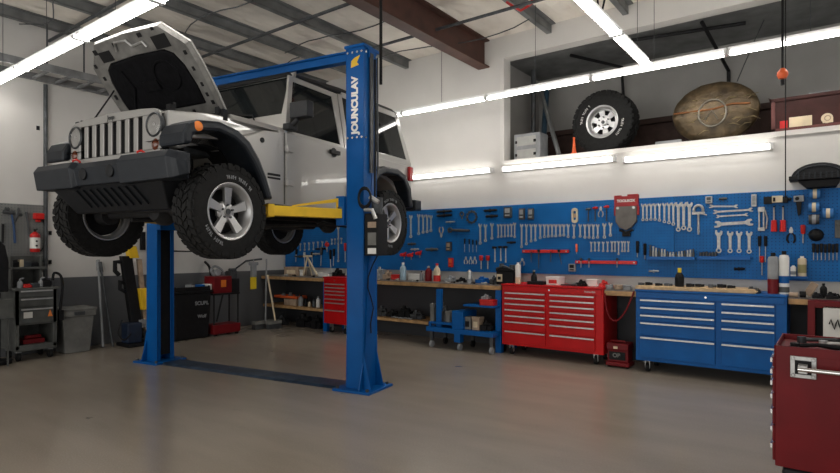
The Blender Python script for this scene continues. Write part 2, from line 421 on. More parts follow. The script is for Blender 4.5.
SZ1 = onY(300, 307, 7.1)[2]; SZ2 = onY(400, 319, 7.1)[2]
bench(WL+.01, xa-.005, 'wooden workbench left of the lift column, orange tray on its shelf', [xa-.06], (WL+.02, xa-.02), SZ1)
bench(xb+.005, rc0-.02, 'long wooden workbench between lift column and red tool cabinet', [rc0-.075], (xb+.02, onY(428, 320, 7.1)[0]), SZ2)
bench(rc1+.01, bc0-.01, 'short wooden bench piece between red and blue tool cabinets', [])
bench(bc1+.01, 1.6, 'wooden bench top right of the blue cabinet', [1.5])

def cabinet(label, x0, x1, yf, z0, z1, body, cols, rows, hand=STEEL, back=7.62, name='tool_cabinet', badge=False, caster=.12):
    loc = ((x0+x1)/2, (yf+back)/2, 0)
    t = thing(name, label, 'tool cabinet', loc)
    wd = x1-x0
    MB().box(x0, x1, yf+.02, back, z0, z1-.02).box(x0-.004, x1+.004, yf-.004, back, z1-.022, z1).build('body', body, t, .005, loc)
    dtop = z1-.10; H = dtop-z0-.04
    for cx0, cx1, rr in cols_iter(x0, x1, cols, rows):
        tot = sum(rr); z = dtop
        for r in rr:
            h = H*r/tot
            d = MB().box(cx0+.006, cx1-.006, yf-.002, yf+.02, z-h+.006, z-.006).build('drawer', body, t, .003, loc)
            hz = z-.026
            g = MB().box(cx0+.012, cx1-.012, yf-.022, yf-.003, hz-.006, hz+.010).box(cx0+.012, cx1-.012, yf-.026, yf-.021, hz-.008, hz-.001)
            g.build('drawer_handle', hand, d, 0, loc)
            z -= h
    MB().box(x0+.02, x1-.02, yf+.0, yf+.02, dtop+.006, z1-.03).build('top_panel', body, t, .002, loc)
    MB().cyl(((x0+x1)/2, yf+.001, z1-.06), ((x0+x1)/2, yf-.008, z1-.06), .012, 12).build('lock', CHR, t, 0, loc)
    for cx in (x0+.12, x1-.12):
        for cy in (yf+.1, back-.1):
            c = MB().cyl((cx-.02, cy, .05), (cx+.02, cy, .05), .05, 18, 1).box(cx-.03, cx+.03, cy-.03, cy+.03, z0-.012, z0+.0)
            c.box(cx-.028, cx-.022, cy-.02, cy+.02, .04, z0-.005).box(cx+.022, cx+.028, cy-.02, cy+.02, .04, z0-.005)
            c.build('caster', [STEEL, RUB], t, 0, loc)
    if badge:
        text_part('maker_plate', 'TOOLMEK', .032, STEEL, t, (x1-.17-loc[0], yf-.004-loc[1], z1-.062), (R(90), 0, 0), .001)
    return t
def cols_iter(x0, x1, cols, rows):
    out = []; x = x0+.05; W = x1-x0-.10
    for c, r in zip(cols, rows):
        out.append((x, x+W*c-(0.05 if len(cols) > 1 else 0), r)); x += W*c
    return out
cabinet('wide red tool cabinet with many silver-handled drawers', rc0, rc1, 7.04, .14, 1.0, RED, [.5, .5], [[.9, .9, 1, 1, 1, 1.6, 2.1], [.9, .9, 1, 1, 1, 1.6, 2.1]], badge=True)
cabinet('wide blue tool cabinet with long silver drawer handles', bc0, bc1, 7.0, .14, 1.0, BLUE, [.605, .395], [[1, 1, 1, 1.9, 2.9], [1, 1, 1, 1.9, 2.9]])
cabinet('narrow red tool cabinet under the bench, behind the lift column', xa, xb, 6.98, .17, 1.0, RED, [1], [[.9, .9, .9, 1.1, 1.0, 1.9, 3.2]])
# the wooden board on the blue cabinet
a0, a1 = onY(635, 285, 7.02)[0], onY(755, 285, 7.02)[0]
m = MB().prism([(a0, 7.03, 1.002), (a1, 7.03, 1.002), (a1+.02, 7.03, 1.022), (a1-.02, 7.03, 1.045), (a0, 7.03, 1.045)], (0, .42, 0)); one(m, 'wooden_board', WOODL, 'long pale wooden board on top of the blue cabinet', 'board', bevel=.004)

# red open cart right
rx0 = onY(808, 300, 7.0)[0]; loc = (rx0+.5, 7.2, 0)
t = thing('tool_trolley', 'red open-fronted tool trolley right of the blue cabinet', 'trolley', loc)
z1 = .965
MB().box(rx0, rx0+.06, 6.9, 7.04, .1, z1).box(rx0+.95, rx0+1.0, 6.9, 7.04, .1, z1).box(rx0+.06, rx0+.95, 6.9, 7.04, z1-.07, z1).box(rx0, rx0+1.0, 6.9, 7.04, .50, .58).box(rx0, rx0+1.0, 6.9, 7.04, .1, .2).build('frame', DRED, t, .005, loc)
MB().box(rx0, rx0+.03, 7.04, 7.05, .2, z1).box(rx0+.06, rx0+.95, 7.0, 7.05, .2, z1-.07).build('back_panel', BLK, t, 0, loc)
MB().box(rx0+.2, rx0+.9, 6.9, 6.99, .581, .59).build('shelf', DRED, t, 0, loc)
for cx in (rx0+.08, rx0+.92): MB().cyl((cx-.02, 6.97, .05), (cx+.02, 6.97, .05), .05).build('caster', RUB, t, 0, loc)
q = onY(823, 307, 6.88); s2 = onY(846, 335, 6.88)
one(MB().box(q[0], s2[0], 6.9, 6.95, .60, q[2]+.01), 'metal_can', [WHT, BLK], 'pale metal can with black scribble on the red trolley shelf', 'can', bevel=.006)
one(MB().path([(q[0]+.05+.12*i/9, 6.885, .74+.05*sin(i*1.6)) for i in range(10)], .007, 6), 'cable_scrap', BLK, 'black cable hooked over the pale can', 'cable')

# near dark red chest, right front
cx0, cy0 = -.232, 3.42; CW, CD, CH = .75, .52, .985
loc = (cx0+CW/2, cy0+CD/2, 0)
t = thing('rolling_tool_chest', 'dark red rolling tool chest in the right foreground, side push handle facing us', 'tool chest', loc)
MB().box(cx0, cx0+CW, cy0, cy0+.012, .36, CH).box(cx0, cx0+.01, cy0, cy0+CD, .36, CH).box(cx0+CW-.01, cx0+CW, cy0, cy0+CD, .36, CH).box(cx0, cx0+CW, cy0+CD-.01, cy0+CD, .36, CH).box(cx0, cx0+CW, cy0, cy0+CD, .36, .38).box(cx0, cx0+CW, cy0, cy0+CD, CH-.05, CH-.03).build('body', DRED, t, .004, loc)
MB().box(cx0+.03, cx0+CW, cy0-.02, cy0+CD, .27, .359).build('bumper_rail', PLAS, t, .02, loc)
MB().box(cx0+.04, cx0+CW-.02, cy0+.04, cy0+CD-.02, .12, .27).build('undercarriage', BLK, t, 0, loc)
z = CH-.06
for h in (.06, .06, .07, .08, .09, .09, .10):
    d = MB().box(cx0-.014, cx0-.001, cy0+.02, cy0+CD-.02, z-h+.005, z-.005).build('drawer', DRED, t, .003, loc)
    MB().box(cx0-.024, cx0-.015, cy0+.03, cy0+CD-.03, z-.035, z-.012).build('drawer_handle', CHR, d, 0, loc); z -= h
m = MB().box(cx0+.065, cx0+.175, cy0-.012, cy0-.001, CH-.155, CH-.045)
for dx, dz in ((.078, -.142), (.162, -.142), (.078, -.058), (.162, -.058)): m.cyl((cx0+dx, cy0-.012, CH+dz), (cx0+dx, cy0-.02, CH+dz), .009, 10)
m.box(cx0+.10, cx0+.14, cy0-.08, cy0-.012, CH-.12, CH-.08); MBh = m.build('handle_bracket', STEEL, t, .003, loc)
MB().box(cx0+.085, cx0+.155, cy0-.016, cy0-.0121, CH-.135, CH-.065).build('bracket_recess', BLK, MBh, 0, (0, 0, 0)).location = (-loc[0]*1, -loc[1], 0)
MB().path([(cx0+.10, cy0-.075, CH-.1), (cx0+CW-.05, cy0-.075, CH-.1)], .012, 12).build('push_handle', CHR, t, 0, loc)
for ax in (cx0+.1, cx0+CW-.1):
    for ay in (cy0+.1, cy0+CD-.1): MB().cyl((ax-.02, ay, .06), (ax+.02, ay, .06), .06).box(ax-.03, ax+.03, ay-.03, ay+.03, .1, .12).build('caster', RUB, t, 0, loc)
# clutter in its open top
for k, (dx, dy, l, a, nm, mm, lab) in enumerate([(.08, .12, .2, .3, 'cable_coil', BLK, 'black pliers lying in the top tray of the foreground chest'), (.2, .3, .26, -.2, 'ratchet', STEEL, 'steel ratchet lying in the top tray of the foreground chest'),
        (.33, .16, .22, .15, 'pry_bar', BLK, 'black pry bar lying in the top tray of the foreground chest'), (.1, .4, .3, .05, 'torque_bar', DSTEEL, 'dark steel bar at the back of the foreground chest tray')]):
    X, Y = cx0+dx, cy0+dy
    p = [(X, Y, CH-.012), (X+l*.5*cos(a), Y+l*.5*sin(a), CH-.002), (X+l*cos(a), Y+l*sin(a), CH-.014)]
    one(MB().path(p, [.012, .010, .016], 8).cyl((p[0][0], p[0][1], CH-.03), (p[0][0], p[0][1], CH+.004), .022, 10), {'cable_coil': 'pliers'}.get(nm, nm), mm, lab, 'tool')
m = MB()
for i in range(2): m.path([(cx0+.32+.07*cos(a/10*2*pi), cy0+.33+.05*sin(a/10*2*pi), CH-.012+.017*i) for a in range(10)], .009, 6, closed=True)
one(m, 'cable_coil', BLK, 'small black cable coil in the top tray of the foreground chest', 'cable')

# ================================================================ BLUE CART UNDER BENCH
yc = 6.88
def bx(px, py=320): return onY(px, py, yc)[0]
def bz(px, py): return onY(px, py, yc)[2]
a, b2 = bx(426), bx(493)
loc = ((a+b2)/2, 7.05, 0); t = thing('rolling_cart', 'low blue steel rolling cart parked under the bench', 'cart', loc)
zt = bz(460, 332)
MB().box(a, b2, yc, 7.4, zt-.035, zt+.035).build('lower_tray', BLUE, t, .004, loc)
MB().box(bx(428), bx(452), yc+.02, 7.4, zt+.08, zt+.11).box(bx(428), bx(430), yc+.02, yc+.05, zt+.03, zt+.08).build('side_rail', BLUE, t, .003, loc)
MB().box(bx(451), bx(462), yc+.02, 7.3, zt+.035, zt+.30).build('battery_box', BLUE, t, .006, loc)
zs = bz(478, 306); MB().box(bx(462), b2, yc+.03, 7.4, zs-.02, zs+.005).build('upper_shelf', BLUE, t, .003, loc)
MB().box(bx(433), bx(438), yc+.08, yc+.13, zt+.03, BT-.09).build('post', BLUE, t, .003, loc)
MB().box(bx(454), bx(460), yc+.0, yc+.1, .12, zt-.03).build('center_leg', BLUE, t, .003, loc)
for px in (430, 458, 490):
    for y in (yc+.05, 7.3):
        X = bx(px)
        MB().cyl((X-.018, y, .05), (X+.018, y, .05), .05, 16, 1).box(X-.025, X+.025, y-.02, y+.02, .10, zt-.03).build('caster', [DSTEEL, RUB if y > 7 else GREYM], t, 0, loc)

# ================================================================ LIFT
f0, b0 = Vector((-4.035, 4.412, 0)), Vector((-7.19, 3.89, 0))
ang = math.atan2(f0.y-b0.y, f0.x-b0.x)
mid = (f0+b0)/2; L = (f0-b0).length/2
lift = thing('two_post_lift', 'tall blue two-post car lift with yellow arms holding the silver car', 'car lift', tuple(mid), ang)
LH = 3.615
for sgn, px in ((1, L), (-1, -L)):
    m = MB()
    xo = px+sgn*.10; xi = px-sgn*.11           # outer / inner
    # C-channel, open side towards the car
    m.box(min(xo, xo-sgn*.02), max(xo, xo-sgn*.02), -.13, .13, .02, LH)
    for y0, y1 in ((-.13, -.115), (.115, .13)):
        m.box(min(xi, xo), max(xi, xo), y0, y1, .02, LH)
    m.box(min(xi, xi+sgn*.015), max(xi, xi+sgn*.015), -.13, -.075, .02, LH); m.box(min(xi, xi+sgn*.015), max(xi, xi+sgn*.015), .075, .13, .02, LH)
    col = m.build('column', LIFT, lift, .006)
    g = MB().box(px-.22, px+.24 if sgn > 0 else px+.22, -.24, .24, 0, .025)
    bp_ = g.build('base_plate', LIFT, lift, .004)
    g = MB()
    for y in (-.13, .118): g.prism([(xo, y, .025), (xo+sgn*.09, y, .025), (xo, y, .42)], (0, .012, 0))
    for dx in ((.088,) if sgn > 0 else (-.1,)): g.prism([(px+dx, -.13, .025), (px+dx, -.215, .025), (px+dx, -.13, .30)], (.012, 0, 0))
    g.each('gusset', LIFT, lift)
    g = MB()
    for dx in (-.18, .19):
        for y in (-.2, .2): g.cyl((px+dx*sgn, y, .025), (px+dx*sgn, y, .05), .018, 6)
    g.each('anchor_bolt', DSTEEL, lift)
    # splice bolts
    g = MB()
    for z in (2.66, LH-.06):
        for dx in (-.09, -.03, .03, .085):
            g.cyl((px+dx, -.13, z), (px+dx, -.145, z), .013, 6)
        for y in (-.1, 0, .1): g.cyl((xo, y, z), (xo+sgn*.015, y, z), .013, 6)
    g.each('splice_bolt', CHR, lift)
    MB().box(px-.09, px+.09, -.10, .10, .1, LH-.1).build('inner_track', BLK, lift) if sgn < 0 else MB().box(px-.09, px+.09, -.10, .10, .1, LH-.1).build('inner_track', BLK, lift)
    # carriage
    zc = 1.93
    MB().box(min(xi-sgn*.11, xi-sgn*.01), max(xi-sgn*.11, xi-sgn*.01), -.17, .17, zc-.19, zc+.12).box(px-.08, px+.08, -.07, .07, zc-.2, zc+.5).build('carriage', LIFT, lift, .005)
    # two swing arms
    cx = xi-sgn*.07
    for ay, tx, ty in ((-1, px-sgn*.75, -1.36), (1, px-sgn*.62, 1.05)):
        p0 = Vector((cx, ay*.12, zc-.065)); p1 = Vector((tx, ty, zc-.065)); d = (p1-p0); ln = d.length; d.normalize()
        rot = Matrix.Rotation(math.atan2(d.y, d.x), 3, 'Z')
        arm = MB()
        arm.cbox(p0+d*(ln*.30), (ln*.6, .11, .10), 0, rot); arm.cbox(p0+d*(ln*.6), (.07, .13, .125), 0, rot)
        arm.cbox(p0+d*(ln*.77), (ln*.5, .075, .07), 0, rot)
        arm.cyl(p0+Vector((0, 0, -.09)), p0+Vector((0, 0, .13)), .03, 14)
        a = arm.build('lift_arm', YEL, lift, .004)
        br = MB(); br.prism([p0+Vector((0, 0, .05)), p0+Vector((0, 0, .17)), p0+d*.02+Vector((0, 0, .17)), p0+d*(ln*.42)+Vector((0, 0, .065)), p0+d*(ln*.42)+Vector((0, 0, .05)), p0+d*.07+Vector((0, 0, .12)), p0+d*.07+Vector((0, 0, .05))], Vector((-d.y, d.x, 0))*.012)
        br.build('arm_brace', YEL, a)
        MB().cyl(p1+Vector((0, 0, -.04)), p1+Vector((0, 0, -.005)), .045).cyl(p1+Vector((0, 0, -.006)), p1+Vector((0, 0, .06)), .06).build('lift_pad', BLK, a)
        # arm restraint gear on column side
        MB().cyl(p0+Vector((0, 0, .051)), p0+Vector((0, 0, .07)), .06, 20).build('restraint_gear', DSTEEL, a)
MB().box(-L-.12, L+.12, -.05, .05, LH-.10, LH-.002).box(-L-.12, L+.12, -.075, -.05, LH-.022, LH-.002).box(-L-.12, L+.12, .05, .075, LH-.022, LH-.002).build('overhead_beam', LIFT, lift, .003)
MB().box(L-.13, L+.12, -.15, .15, LH-.01, LH+.02).box(-L-.12, -L+.13, -.15, .15, LH-.01, LH+.02).each('top_cap', LIFT, lift, .003)
MB().prism([(-L+.24, -.17, .002), (L-.24, -.17, .002), (L-.24, -.13, .022), (-L+.24, -.13, .022)], (0, 0, .001)).box(-L+.22, L-.22, -.13, .13, .002, .022).build('floor_cable_cover', [mat('worn_blue_plate', (.035, .06, .10), .35, metal=.5, noise=.5, scale=6)], lift, .003)
# lettering on front face of near column, reading upwards
txt = text_part('lettering', 'JOUNCULAV', .105, WHT, lift, (L-.005, -.1325, 3.0), (R(90), R(-90), 0), .001, bold=.006)
MB().prism([(L-.055, -.1315, 3.40), (L+.045, -.1315, 3.42), (L+.02, -.1315, 3.45), (L+.06, -.1315, 3.52), (L-.01, -.1315, 3.50), (L-.05, -.1315, 3.47)], (0, -.002, 0)).build('emblem', [YEL], lift)
# hydraulic hose + power cable on column
hx = L+.13
MB().path([(hx, .05, LH-.1), (hx, .06, 2.6), (hx+.01, .03, 2.2), (hx, .05, 2.05)], .012, 6).build('hydraulic_hose', BLK, lift)
MB().box(L+.112, L+.125, -.03, .03, 2.3, LH-.05).build('hose_guard', DSTEEL, lift)
MB().path([(hx+.0, .1, 3.55), (hx+.0, .1, 2.9), (hx, .11, 2.3)], .010, 6).build('power_lead', DSTEEL, lift)
# control box / power unit on the outer side
ux = L+.112
cb = MB().box(ux+.005, ux+.17, -.14, .06, 1.42, 1.86).build('power_unit', BLK, lift, .012)
MB().cyl((ux+.085, -.02, 1.86), (ux+.085, -.02, 2.03), .06).build('motor', DSTEEL, cb)
MB().box(ux+.05, ux+.15, -.146, -.14, 1.53, 1.66).build('rating_plate', GREYL, cb)
MB().box(ux+.05, ux+.15, -.147, -.141, 1.71, 1.77).build('orange_label', TAN, cb)
MB().box(ux+.05, ux+.15, -.147, -.141, 1.44, 1.50).build('warning_label', WHT, cb)
for q in (0, 1): MB().path([(ux+.02+.015*q+.075*cos(i/16*2*pi), -.16-.02*q, 2.02+(.11-.02*q)*sin(i/16*2*pi)) for i in range(16)], .011, 6, closed=True).build('hose_coil', BLK, cb)
MB().path([(ux+.02, -.15, 1.9), (ux+.12, -.17, 1.89), (ux+.15, -.15, 1.8)], .022, 8).build('valve', STEEL, cb)
MB().path([(ux+.08, -.15, 2.03), (ux+.17, -.13, 1.97)], .025, 8).build('valve', STEEL, cb)
MB().path([(ux+.08, .0, 1.42), (ux+.03, -.02, 1.32), (ux+.01, -.07, 1.2), (ux+.01, -.08, 1.08), (ux+.01, -.02, .98), (ux+.01, .03, .86), (ux+.012, -.03, .70), (ux+.012, -.02, .6)], .007, 6).build('loose_cable', BLK, cb)
# cable down from the ceiling
p = mid+Matrix.Rotation(ang, 3, 'Z') @ Vector((L+.1, .22, 0))
one(MB().path([(p.x, p.y, 4.57), (p.x, p.y, 3.4), (p.x-.0, p.y-.0, 3.3)], .017, 8), 'power_cable', BLK, 'black power cable dropping from the ceiling to the lift column top', 'cable')

# ================================================================ CAR
JZ = 1.385
jeep = thing('off_road_car', 'silver boxy off-road car raised on the lift with its bonnet open', 'car', (-5.241, 2.782, JZ), .126)
OFF = (0, 0, JZ)
SPLIT = {'frame_openings': 'frame_opening', 'drive_shaft': 'drive_shaft', 'control_arm': 'control_arm', 'hood_hinge': 'hood_hinge', 'hood_catch': 'hood_catch', 'steering_link': 'steering_link', 'wiper': 'wiper', 'coil_spring': 'coil_spring', 'shock_absorber': 'shock_absorber', 'valance_slats': 'valance_slat', 'fog_lamp_cover': 'fog_lamp_cover', 'side_badge': 'side_badge'}
def P(mb, name, mats, parent=None, bevel=0, **k):
    if name in SPLIT: return mb.each(SPLIT[name], mats, parent or jeep, bevel, OFF)[0]
    return mb.build(name, mats, parent or jeep, bevel, OFF, **k)
AZ = 1.838
# --- tub
def arc(cu, cz, r, a0, a1, n=10): return [(cu+r*cos(R(a0+(a1-a0)*i/n)), cz+r*sin(R(a0+(a1-a0)*i/n))) for i in range(n+1)]
def sideprism(mb, uz, w0, w1, m=0): return mb.prism([(w0, u, z) for u, z in uz], (w1-w0, 0, 0), m)
WB_ = 2.63
prof = [(.80, 1.93), (2.04, 1.90)] + arc(WB_, AZ+.02, .585, 175, 18, 14) + [(3.28, 2.08), (3.46, 2.12), (3.46, 2.68), (.80, 2.70)]
tub = MB(); sideprism(tub, prof, -.85, .85)
body = P(tub, 'body', SILV, bevel=.018)
# cowl top between hood and windscreen
P(MB().prism([(-.72, .28, 2.60), (-.72, .28, 2.77), (-.77, .88, 2.76), (-.77, .88, 2.60)], (0, .001, 0)), 'firewall', BLK)
cw = MB().add([(-.70, .30, 2.775), (.70, .30, 2.775), (.80, .90, 2.745), (-.80, .90, 2.745), (-.76, .30, 2.71), (.76, .30, 2.71), (.85, .90, 2.68), (-.85, .90, 2.68)],
              [(0, 1, 2, 3), (0, 4, 5, 1), (1, 5, 6, 2), (2, 6, 7, 3), (3, 7, 4, 0), (4, 7, 6, 5)])
P(cw, 'cowl', SILV, bevel=.012)
# --- front fenders (silver)
for s in (1, -1):
    fp = [(-.38, 2.66), (.02, 2.72), (.30, 2.735), (.88, 2.70), (.88, 1.93), (.60, 1.93)] + arc(0, AZ+.02, .56, 10, 118, 12) + [(-.38, 2.36)]
    m = MB(); sideprism(m, fp, s*.60, s*.72)
    P(m, 'fender', SILV, bevel=.012)
    # wide lower part of fender behind the wheel + top shelf
    m = MB(); sideprism(m, [(.24, 2.50), (.36, 2.56), (.60, 2.66), (.88, 2.69), (.88, 1.93), (.56, 1.93), (.53, 2.05), (.44, 2.26)], s*.70, s*.848)
    m.add([(s*.70, -.36, 2.47), (s*.70, .3, 2.60), (s*.86, .3, 2.57), (s*.86, -.36, 2.45), (s*.70, -.36, 2.44), (s*.70, .3, 2.5), (s*.86, .3, 2.5), (s*.86, -.36, 2.42)],
          [(0, 1, 2, 3), (4, 7, 6, 5), (0, 3, 7, 4), (1, 5, 6, 2), (0, 4, 5, 1), (3, 2, 6, 7)])
    P(m, 'fender_side', SILV, bevel=.012)
    # black flare
    outer = [(-.47, 2.33), (-.465, 2.43), (-.42, 2.51), (-.33, 2.555), (-.10, 2.585), (.10, 2.55), (.24, 2.47), (.36, 2.33), (.45, 2.17), (.535, 1.96)]
    inner = [(.45, 1.96), (.37, 2.14), (.28, 2.28), (.17, 2.40), (.05, 2.465), (-.12, 2.495), (-.28, 2.47), (-.37, 2.42), (-.39, 2.34)]
    m = MB(); sideprism(m, outer+inner, s*.70, s*1.03)
    # slope of the flare's outer top edge
    fl = P(m, 'fender_flare', PLASB, bevel=.028)
    m = MB().lathe([(.001, .012), (.03, .010), (.042, 0), (.042, -.01)], (s*1.03, -.33, 2.50), (s, -.15, .1), 16)
    P(m, 'side_marker', AMB, fl)
    # rear flare
    outer = [(1.98, 1.93), (2.05, 2.12), (2.17, 2.33), (2.32, 2.48), (2.50, 2.545), (2.82, 2.55), (3.02, 2.49), (3.16, 2.32), (3.21, 2.06)]
    inner = [(3.12, 2.06), (3.07, 2.27), (2.96, 2.41), (2.80, 2.46), (2.53, 2.46), (2.38, 2.40), (2.25, 2.27), (2.14, 2.09), (2.08, 1.93)]
    m = MB(); sideprism(m, outer+inner, s*.83, s*1.03)
    P(m, 'fender_flare', PLASB, bevel=.022)
    # inner wheel wells
    m = MB(); sideprism(m, [(-.45, 2.40), (-.2, 2.47), (.2, 2.47), (.5, 2.2), (.58, 1.95), (.5, 1.95), (.42, 2.17), (.15, 2.40), (-.2, 2.42)], s*.5, s*.72)
    P(m, 'wheel_well', BLK)
    # rocker / side step
    P(MB().path([(s*.86, .62, 1.90), (s*.86, 2.0, 1.885)], .045, 10).box(min(s*.7, s*.86), max(s*.7, s*.86), .66, 2.0, 1.875, 1.925), 'side_step', DSTEEL)
# --- grille with real openings
gz0, gz1 = 2.26, 2.60; gu = -.42
g = MB()
xs = [-.475+.124*i for i in range(8)]; hw = .031
top = [(-.67, gz0+.05), (-.64, gz0), (.64, gz0), (.67, gz0+.05), (.67, 2.58), (.63, 2.625), (.40, 2.665), (0, 2.685), (-.40, 2.665), (-.63, 2.625), (-.67, 2.58)]
# top and bottom bands
g.prism([(.67, gu, 2.635), (.655, gu, 2.655), (.58, gu, 2.685), (.40, gu, 2.70), (0, gu, 2.715), (-.40, gu, 2.70), (-.58, gu, 2.685), (-.655, gu, 2.655), (-.67, gu, 2.635)], (0, .06, 0))
g.box(-.66, .66, gu, gu+.06, gz0, 2.335)
e = [-.67]+[v for x in xs for v in (x-hw, x+hw)]+[.67]
for i in range(0, len(e), 2): g.box(e[i], e[i+1], gu, gu+.018, 2.335, 2.635)
gr = P(g, 'grille', SILV, bevel=.008)
P(MB().box(-.66, .66, gu+.075, gu+.09, gz0, 2.65), 'radiator', BLK)
P(MB().box(-.66, .66, gu+.07, gu+.10, 2.62, 2.68).box(-.62, .62, gu+.1, gu+.2, 2.3, 2.6), 'radiator_support', PLAS)
text_part('lettering', 'Jeep', .06, DSTEEL, jeep, (-.02, gu-.004, 2.672-JZ), (R(90), 0, 0), .002)
for s in (1, -1):
    X = s*.585
    h = MB().lathe([(.085, -.03), (.105, -.03), (.108, 0), (.098, .012), (.090, .005), (.088, -.01)], (X, gu, 2.545), (0, -1, 0), 28)
    hb = P(h, 'headlight', DSTEEL)
    P(MB().lathe([(.001, -.045), (.04, -.04), (.07, -.02), (.09, .0)], (X, gu, 2.545), (0, -1, 0), 28).cyl((X, gu+.05, 2.545), (X, gu+.0, 2.545), .018), 'reflector', CHR, hb)
    P(MB().lathe([(.001, .012), (.04, .010), (.07, .006), (.088, 0), (.088, -.004), (.07, .002), (.04, .006), (.001, .008)], (X, gu, 2.545), (0, -1, 0), 28), 'lens', LENS, hb)
    X = s*.60
    P(MB().lathe([(.001, .018), (.025, .015), (.04, .006), (.044, 0), (.05, 0), (.052, -.01)], (X, gu, 2.375), (0, -1, 0), 20), 'turn_signal', mat('dark_amber', (.13, .035, .015), .2, coat=.6, noise=.1))
# --- hood (open)
uh, zh, th = .285, 2.80, R(128.3)
def Hd(w, l, n=0): return (w-.05, uh+l*cos(th)-n*sin(th)*1.0, zh+l*sin(th)+n*cos(th))
def hex_(sw, l0, l1, l2, wh, ws, wt): return [(-wh, l0), (wh, l0), (ws, l1), (wt, l2), (-wt, l2), (-ws, l1)]
o = [(-.71, 0), (.71, 0), (.735, .2), (.745, .5), (.73, .675), (.50, .885), (.0, .905), (-.50, .885), (-.73, .675), (-.745, .5), (-.735, .2)]
sh = MB(); n = (0, -sin(th), cos(th))
sh.prism([Hd(w_, l, 0) for w_, l in o], tuple(-.02*c for c in n))
hood = P(sh, 'hood', SILV, bevel=.006)
# under-frame rim: raised border in pale metal
inn = [(-.56, .12), (.56, .12), (.575, .3), (.555, .50), (.50, .62), (.40, .675), (0, .69), (-.40, .675), (-.50, .62), (-.555, .50), (-.575, .3)]
rimv = MB(); N = len(o)
oo = [Hd(w_*.985, .01+l*.985, .004) for w_, l in o]; ii = [Hd(w_, l, .035) for w_, l in inn]; oo2 = [Hd(w_*.95, .02+l*.96, .035) for w_, l in o]; i0 = [Hd(w_, l, .002) for w_, l in inn]
vs = oo+oo2+ii+i0; fs = []
for a_, b_ in ((0, 1), (1, 2), (2, 3)):
    for i in range(N): fs.append((a_*N+i, a_*N+(i+1) % N, b_*N+(i+1) % N, b_*N+i))
rimv.add(vs, fs)
P(rimv, 'hood_frame', HOODIN, hood)
P(MB().prism([Hd(w_*.985, .004+l*.985, .003) for w_, l in inn], tuple(.045*c for c in n)), 'insulation_pad', PAD, hood, bevel=.03)
m = MB()   # reliefs in the pad
m.prism([Hd(-.12, .34, .048), Hd(.12, .34, .048), Hd(.12, .44, .048), Hd(-.12, .44, .048)], tuple(.02*c for c in n))
m.path([Hd(.28+.16*cos(i/14*2*pi), .45+.14*sin(i/14*2*pi), .05) for i in range(14)], .012, 6, closed=True)
m.path([Hd(-.42, .2, .05), Hd(-.25, .4, .055), Hd(-.3, .58, .05)], .012, 6)
P(m, 'pad_relief', PAD, hood)
m = MB()   # openings in the frame (dark)
for w_, l, a, b_ in ((-.40, .74, .09, .05), (.42, .74, .10, .06), (-.52, .80, .03, .025), (-.2, .82, .02, .02), (.2, .84, .03, .02), (.40, .86, .02, .015), (-.62, .55, .02, .02), (-.63, .35, .02, .025), (.64, .60, .02, .02),
                     (.635, .45, .016, .02), (.635, .3, .016, .02), (.63, .2, .016, .02), (.65, .12, .02, .02), (-.64, .68, .02, .02), (.05, .06, .04, .03), (.35, .07, .02, .015)):
    m.prism([Hd(w_-a, l-b_, .036), Hd(w_+a, l-b_, .036), Hd(w_+a, l+b_, .036), Hd(w_-a, l+b_, .036)], tuple(.003*c for c in n))
P(m, 'frame_openings', BLK, hood, bevel=.004)
P(MB().path([Hd(-.2, .76, .045), Hd(-.16, .84, .05), Hd(0, .83, .05), Hd(.04, .77, .045), Hd(.2, .78, .045), Hd(.22, .73, .045)], .012, 6), 'latch_bracket', STEEL, hood)
m = MB()
for s in (1, -1): m.cbox(Hd(s*.66, .04, .02), (.05, .06, .10)); m.cbox((s*.70-.05, .27, 2.78), (.04, .05, .07))
P(m, 'hood_hinge', PLAS, hood)
P(MB().path([(-.60, -.32, 2.62), Hd(-.60, .42, .03)], .008, 6), 'prop_rod', BLK, hood)
# hood latch catches on fenders and cowl bits
m = MB()
for s in (1, -1): m.cbox((s*.71, .22, 2.74), (.03, .05, .10)); m.cbox((s*.68, -.33, 2.68), (.05, .05, .08)); m.cbox((s*.69, -.30, 2.72), (.02, .02, .05))
P(m, 'hood_catch', BLK)
# engine shapes inside the bay
m = MB().box(-.25, .25, -.2, .25, 2.2, 2.66).box(-.55, -.35, -.15, .15, 2.35, 2.64).box(.33, .55, -.1, .2, 2.35, 2.66).cyl((-.2, -.22, 2.45), (.2, -.22, 2.45), .07)
P(m, 'engine', DSTEEL, bevel=.02)
# --- bumper
b = MB()
bz0, bz1 = 2.02, 2.215
def bsec(w_, u0, z0, z1, d=.18): return [(w_, u0+.03, z0), (w_, u0, z1-.06), (w_, u0+.04, z1), (w_, u0+d, z1), (w_, u0+d, z0)]
secs = [bsec(-1.085, -.50, 2.09, 2.25, .05), bsec(-1.04, -.55, 2.07, 2.265, .10), bsec(-1.0, -.575, 2.055, 2.275), bsec(-.97, -.60, 2.05, 2.28), bsec(-.36, -.61, 2.04, 2.28), bsec(-.33, -.575, 2.06, 2.265)]
secs = secs+[[( -p[0], p[1], p[2]) for p in q] for q in reversed(secs)]
vs = [p for q in secs for p in q]; fs = []
for i in range(len(secs)-1):
    for j in range(5): fs.append((i*5+j, i*5+(j+1) % 5, (i+1)*5+(j+1) % 5, (i+1)*5+j))
b.add(vs, fs+[tuple(range(5)), tuple(range(len(vs)-5, len(vs)))])
bum = P(b, 'front_bumper', PLASB, bevel=.008)
m = MB()
for s in (1, -1): m.lathe([(.001, .004), (.045, .004), (.055, .0), (.055, -.02)], (s*.20, -.575, 2.16), (0, -1, 0), 18)
P(m, 'fog_lamp_cover', PLAS, bum)
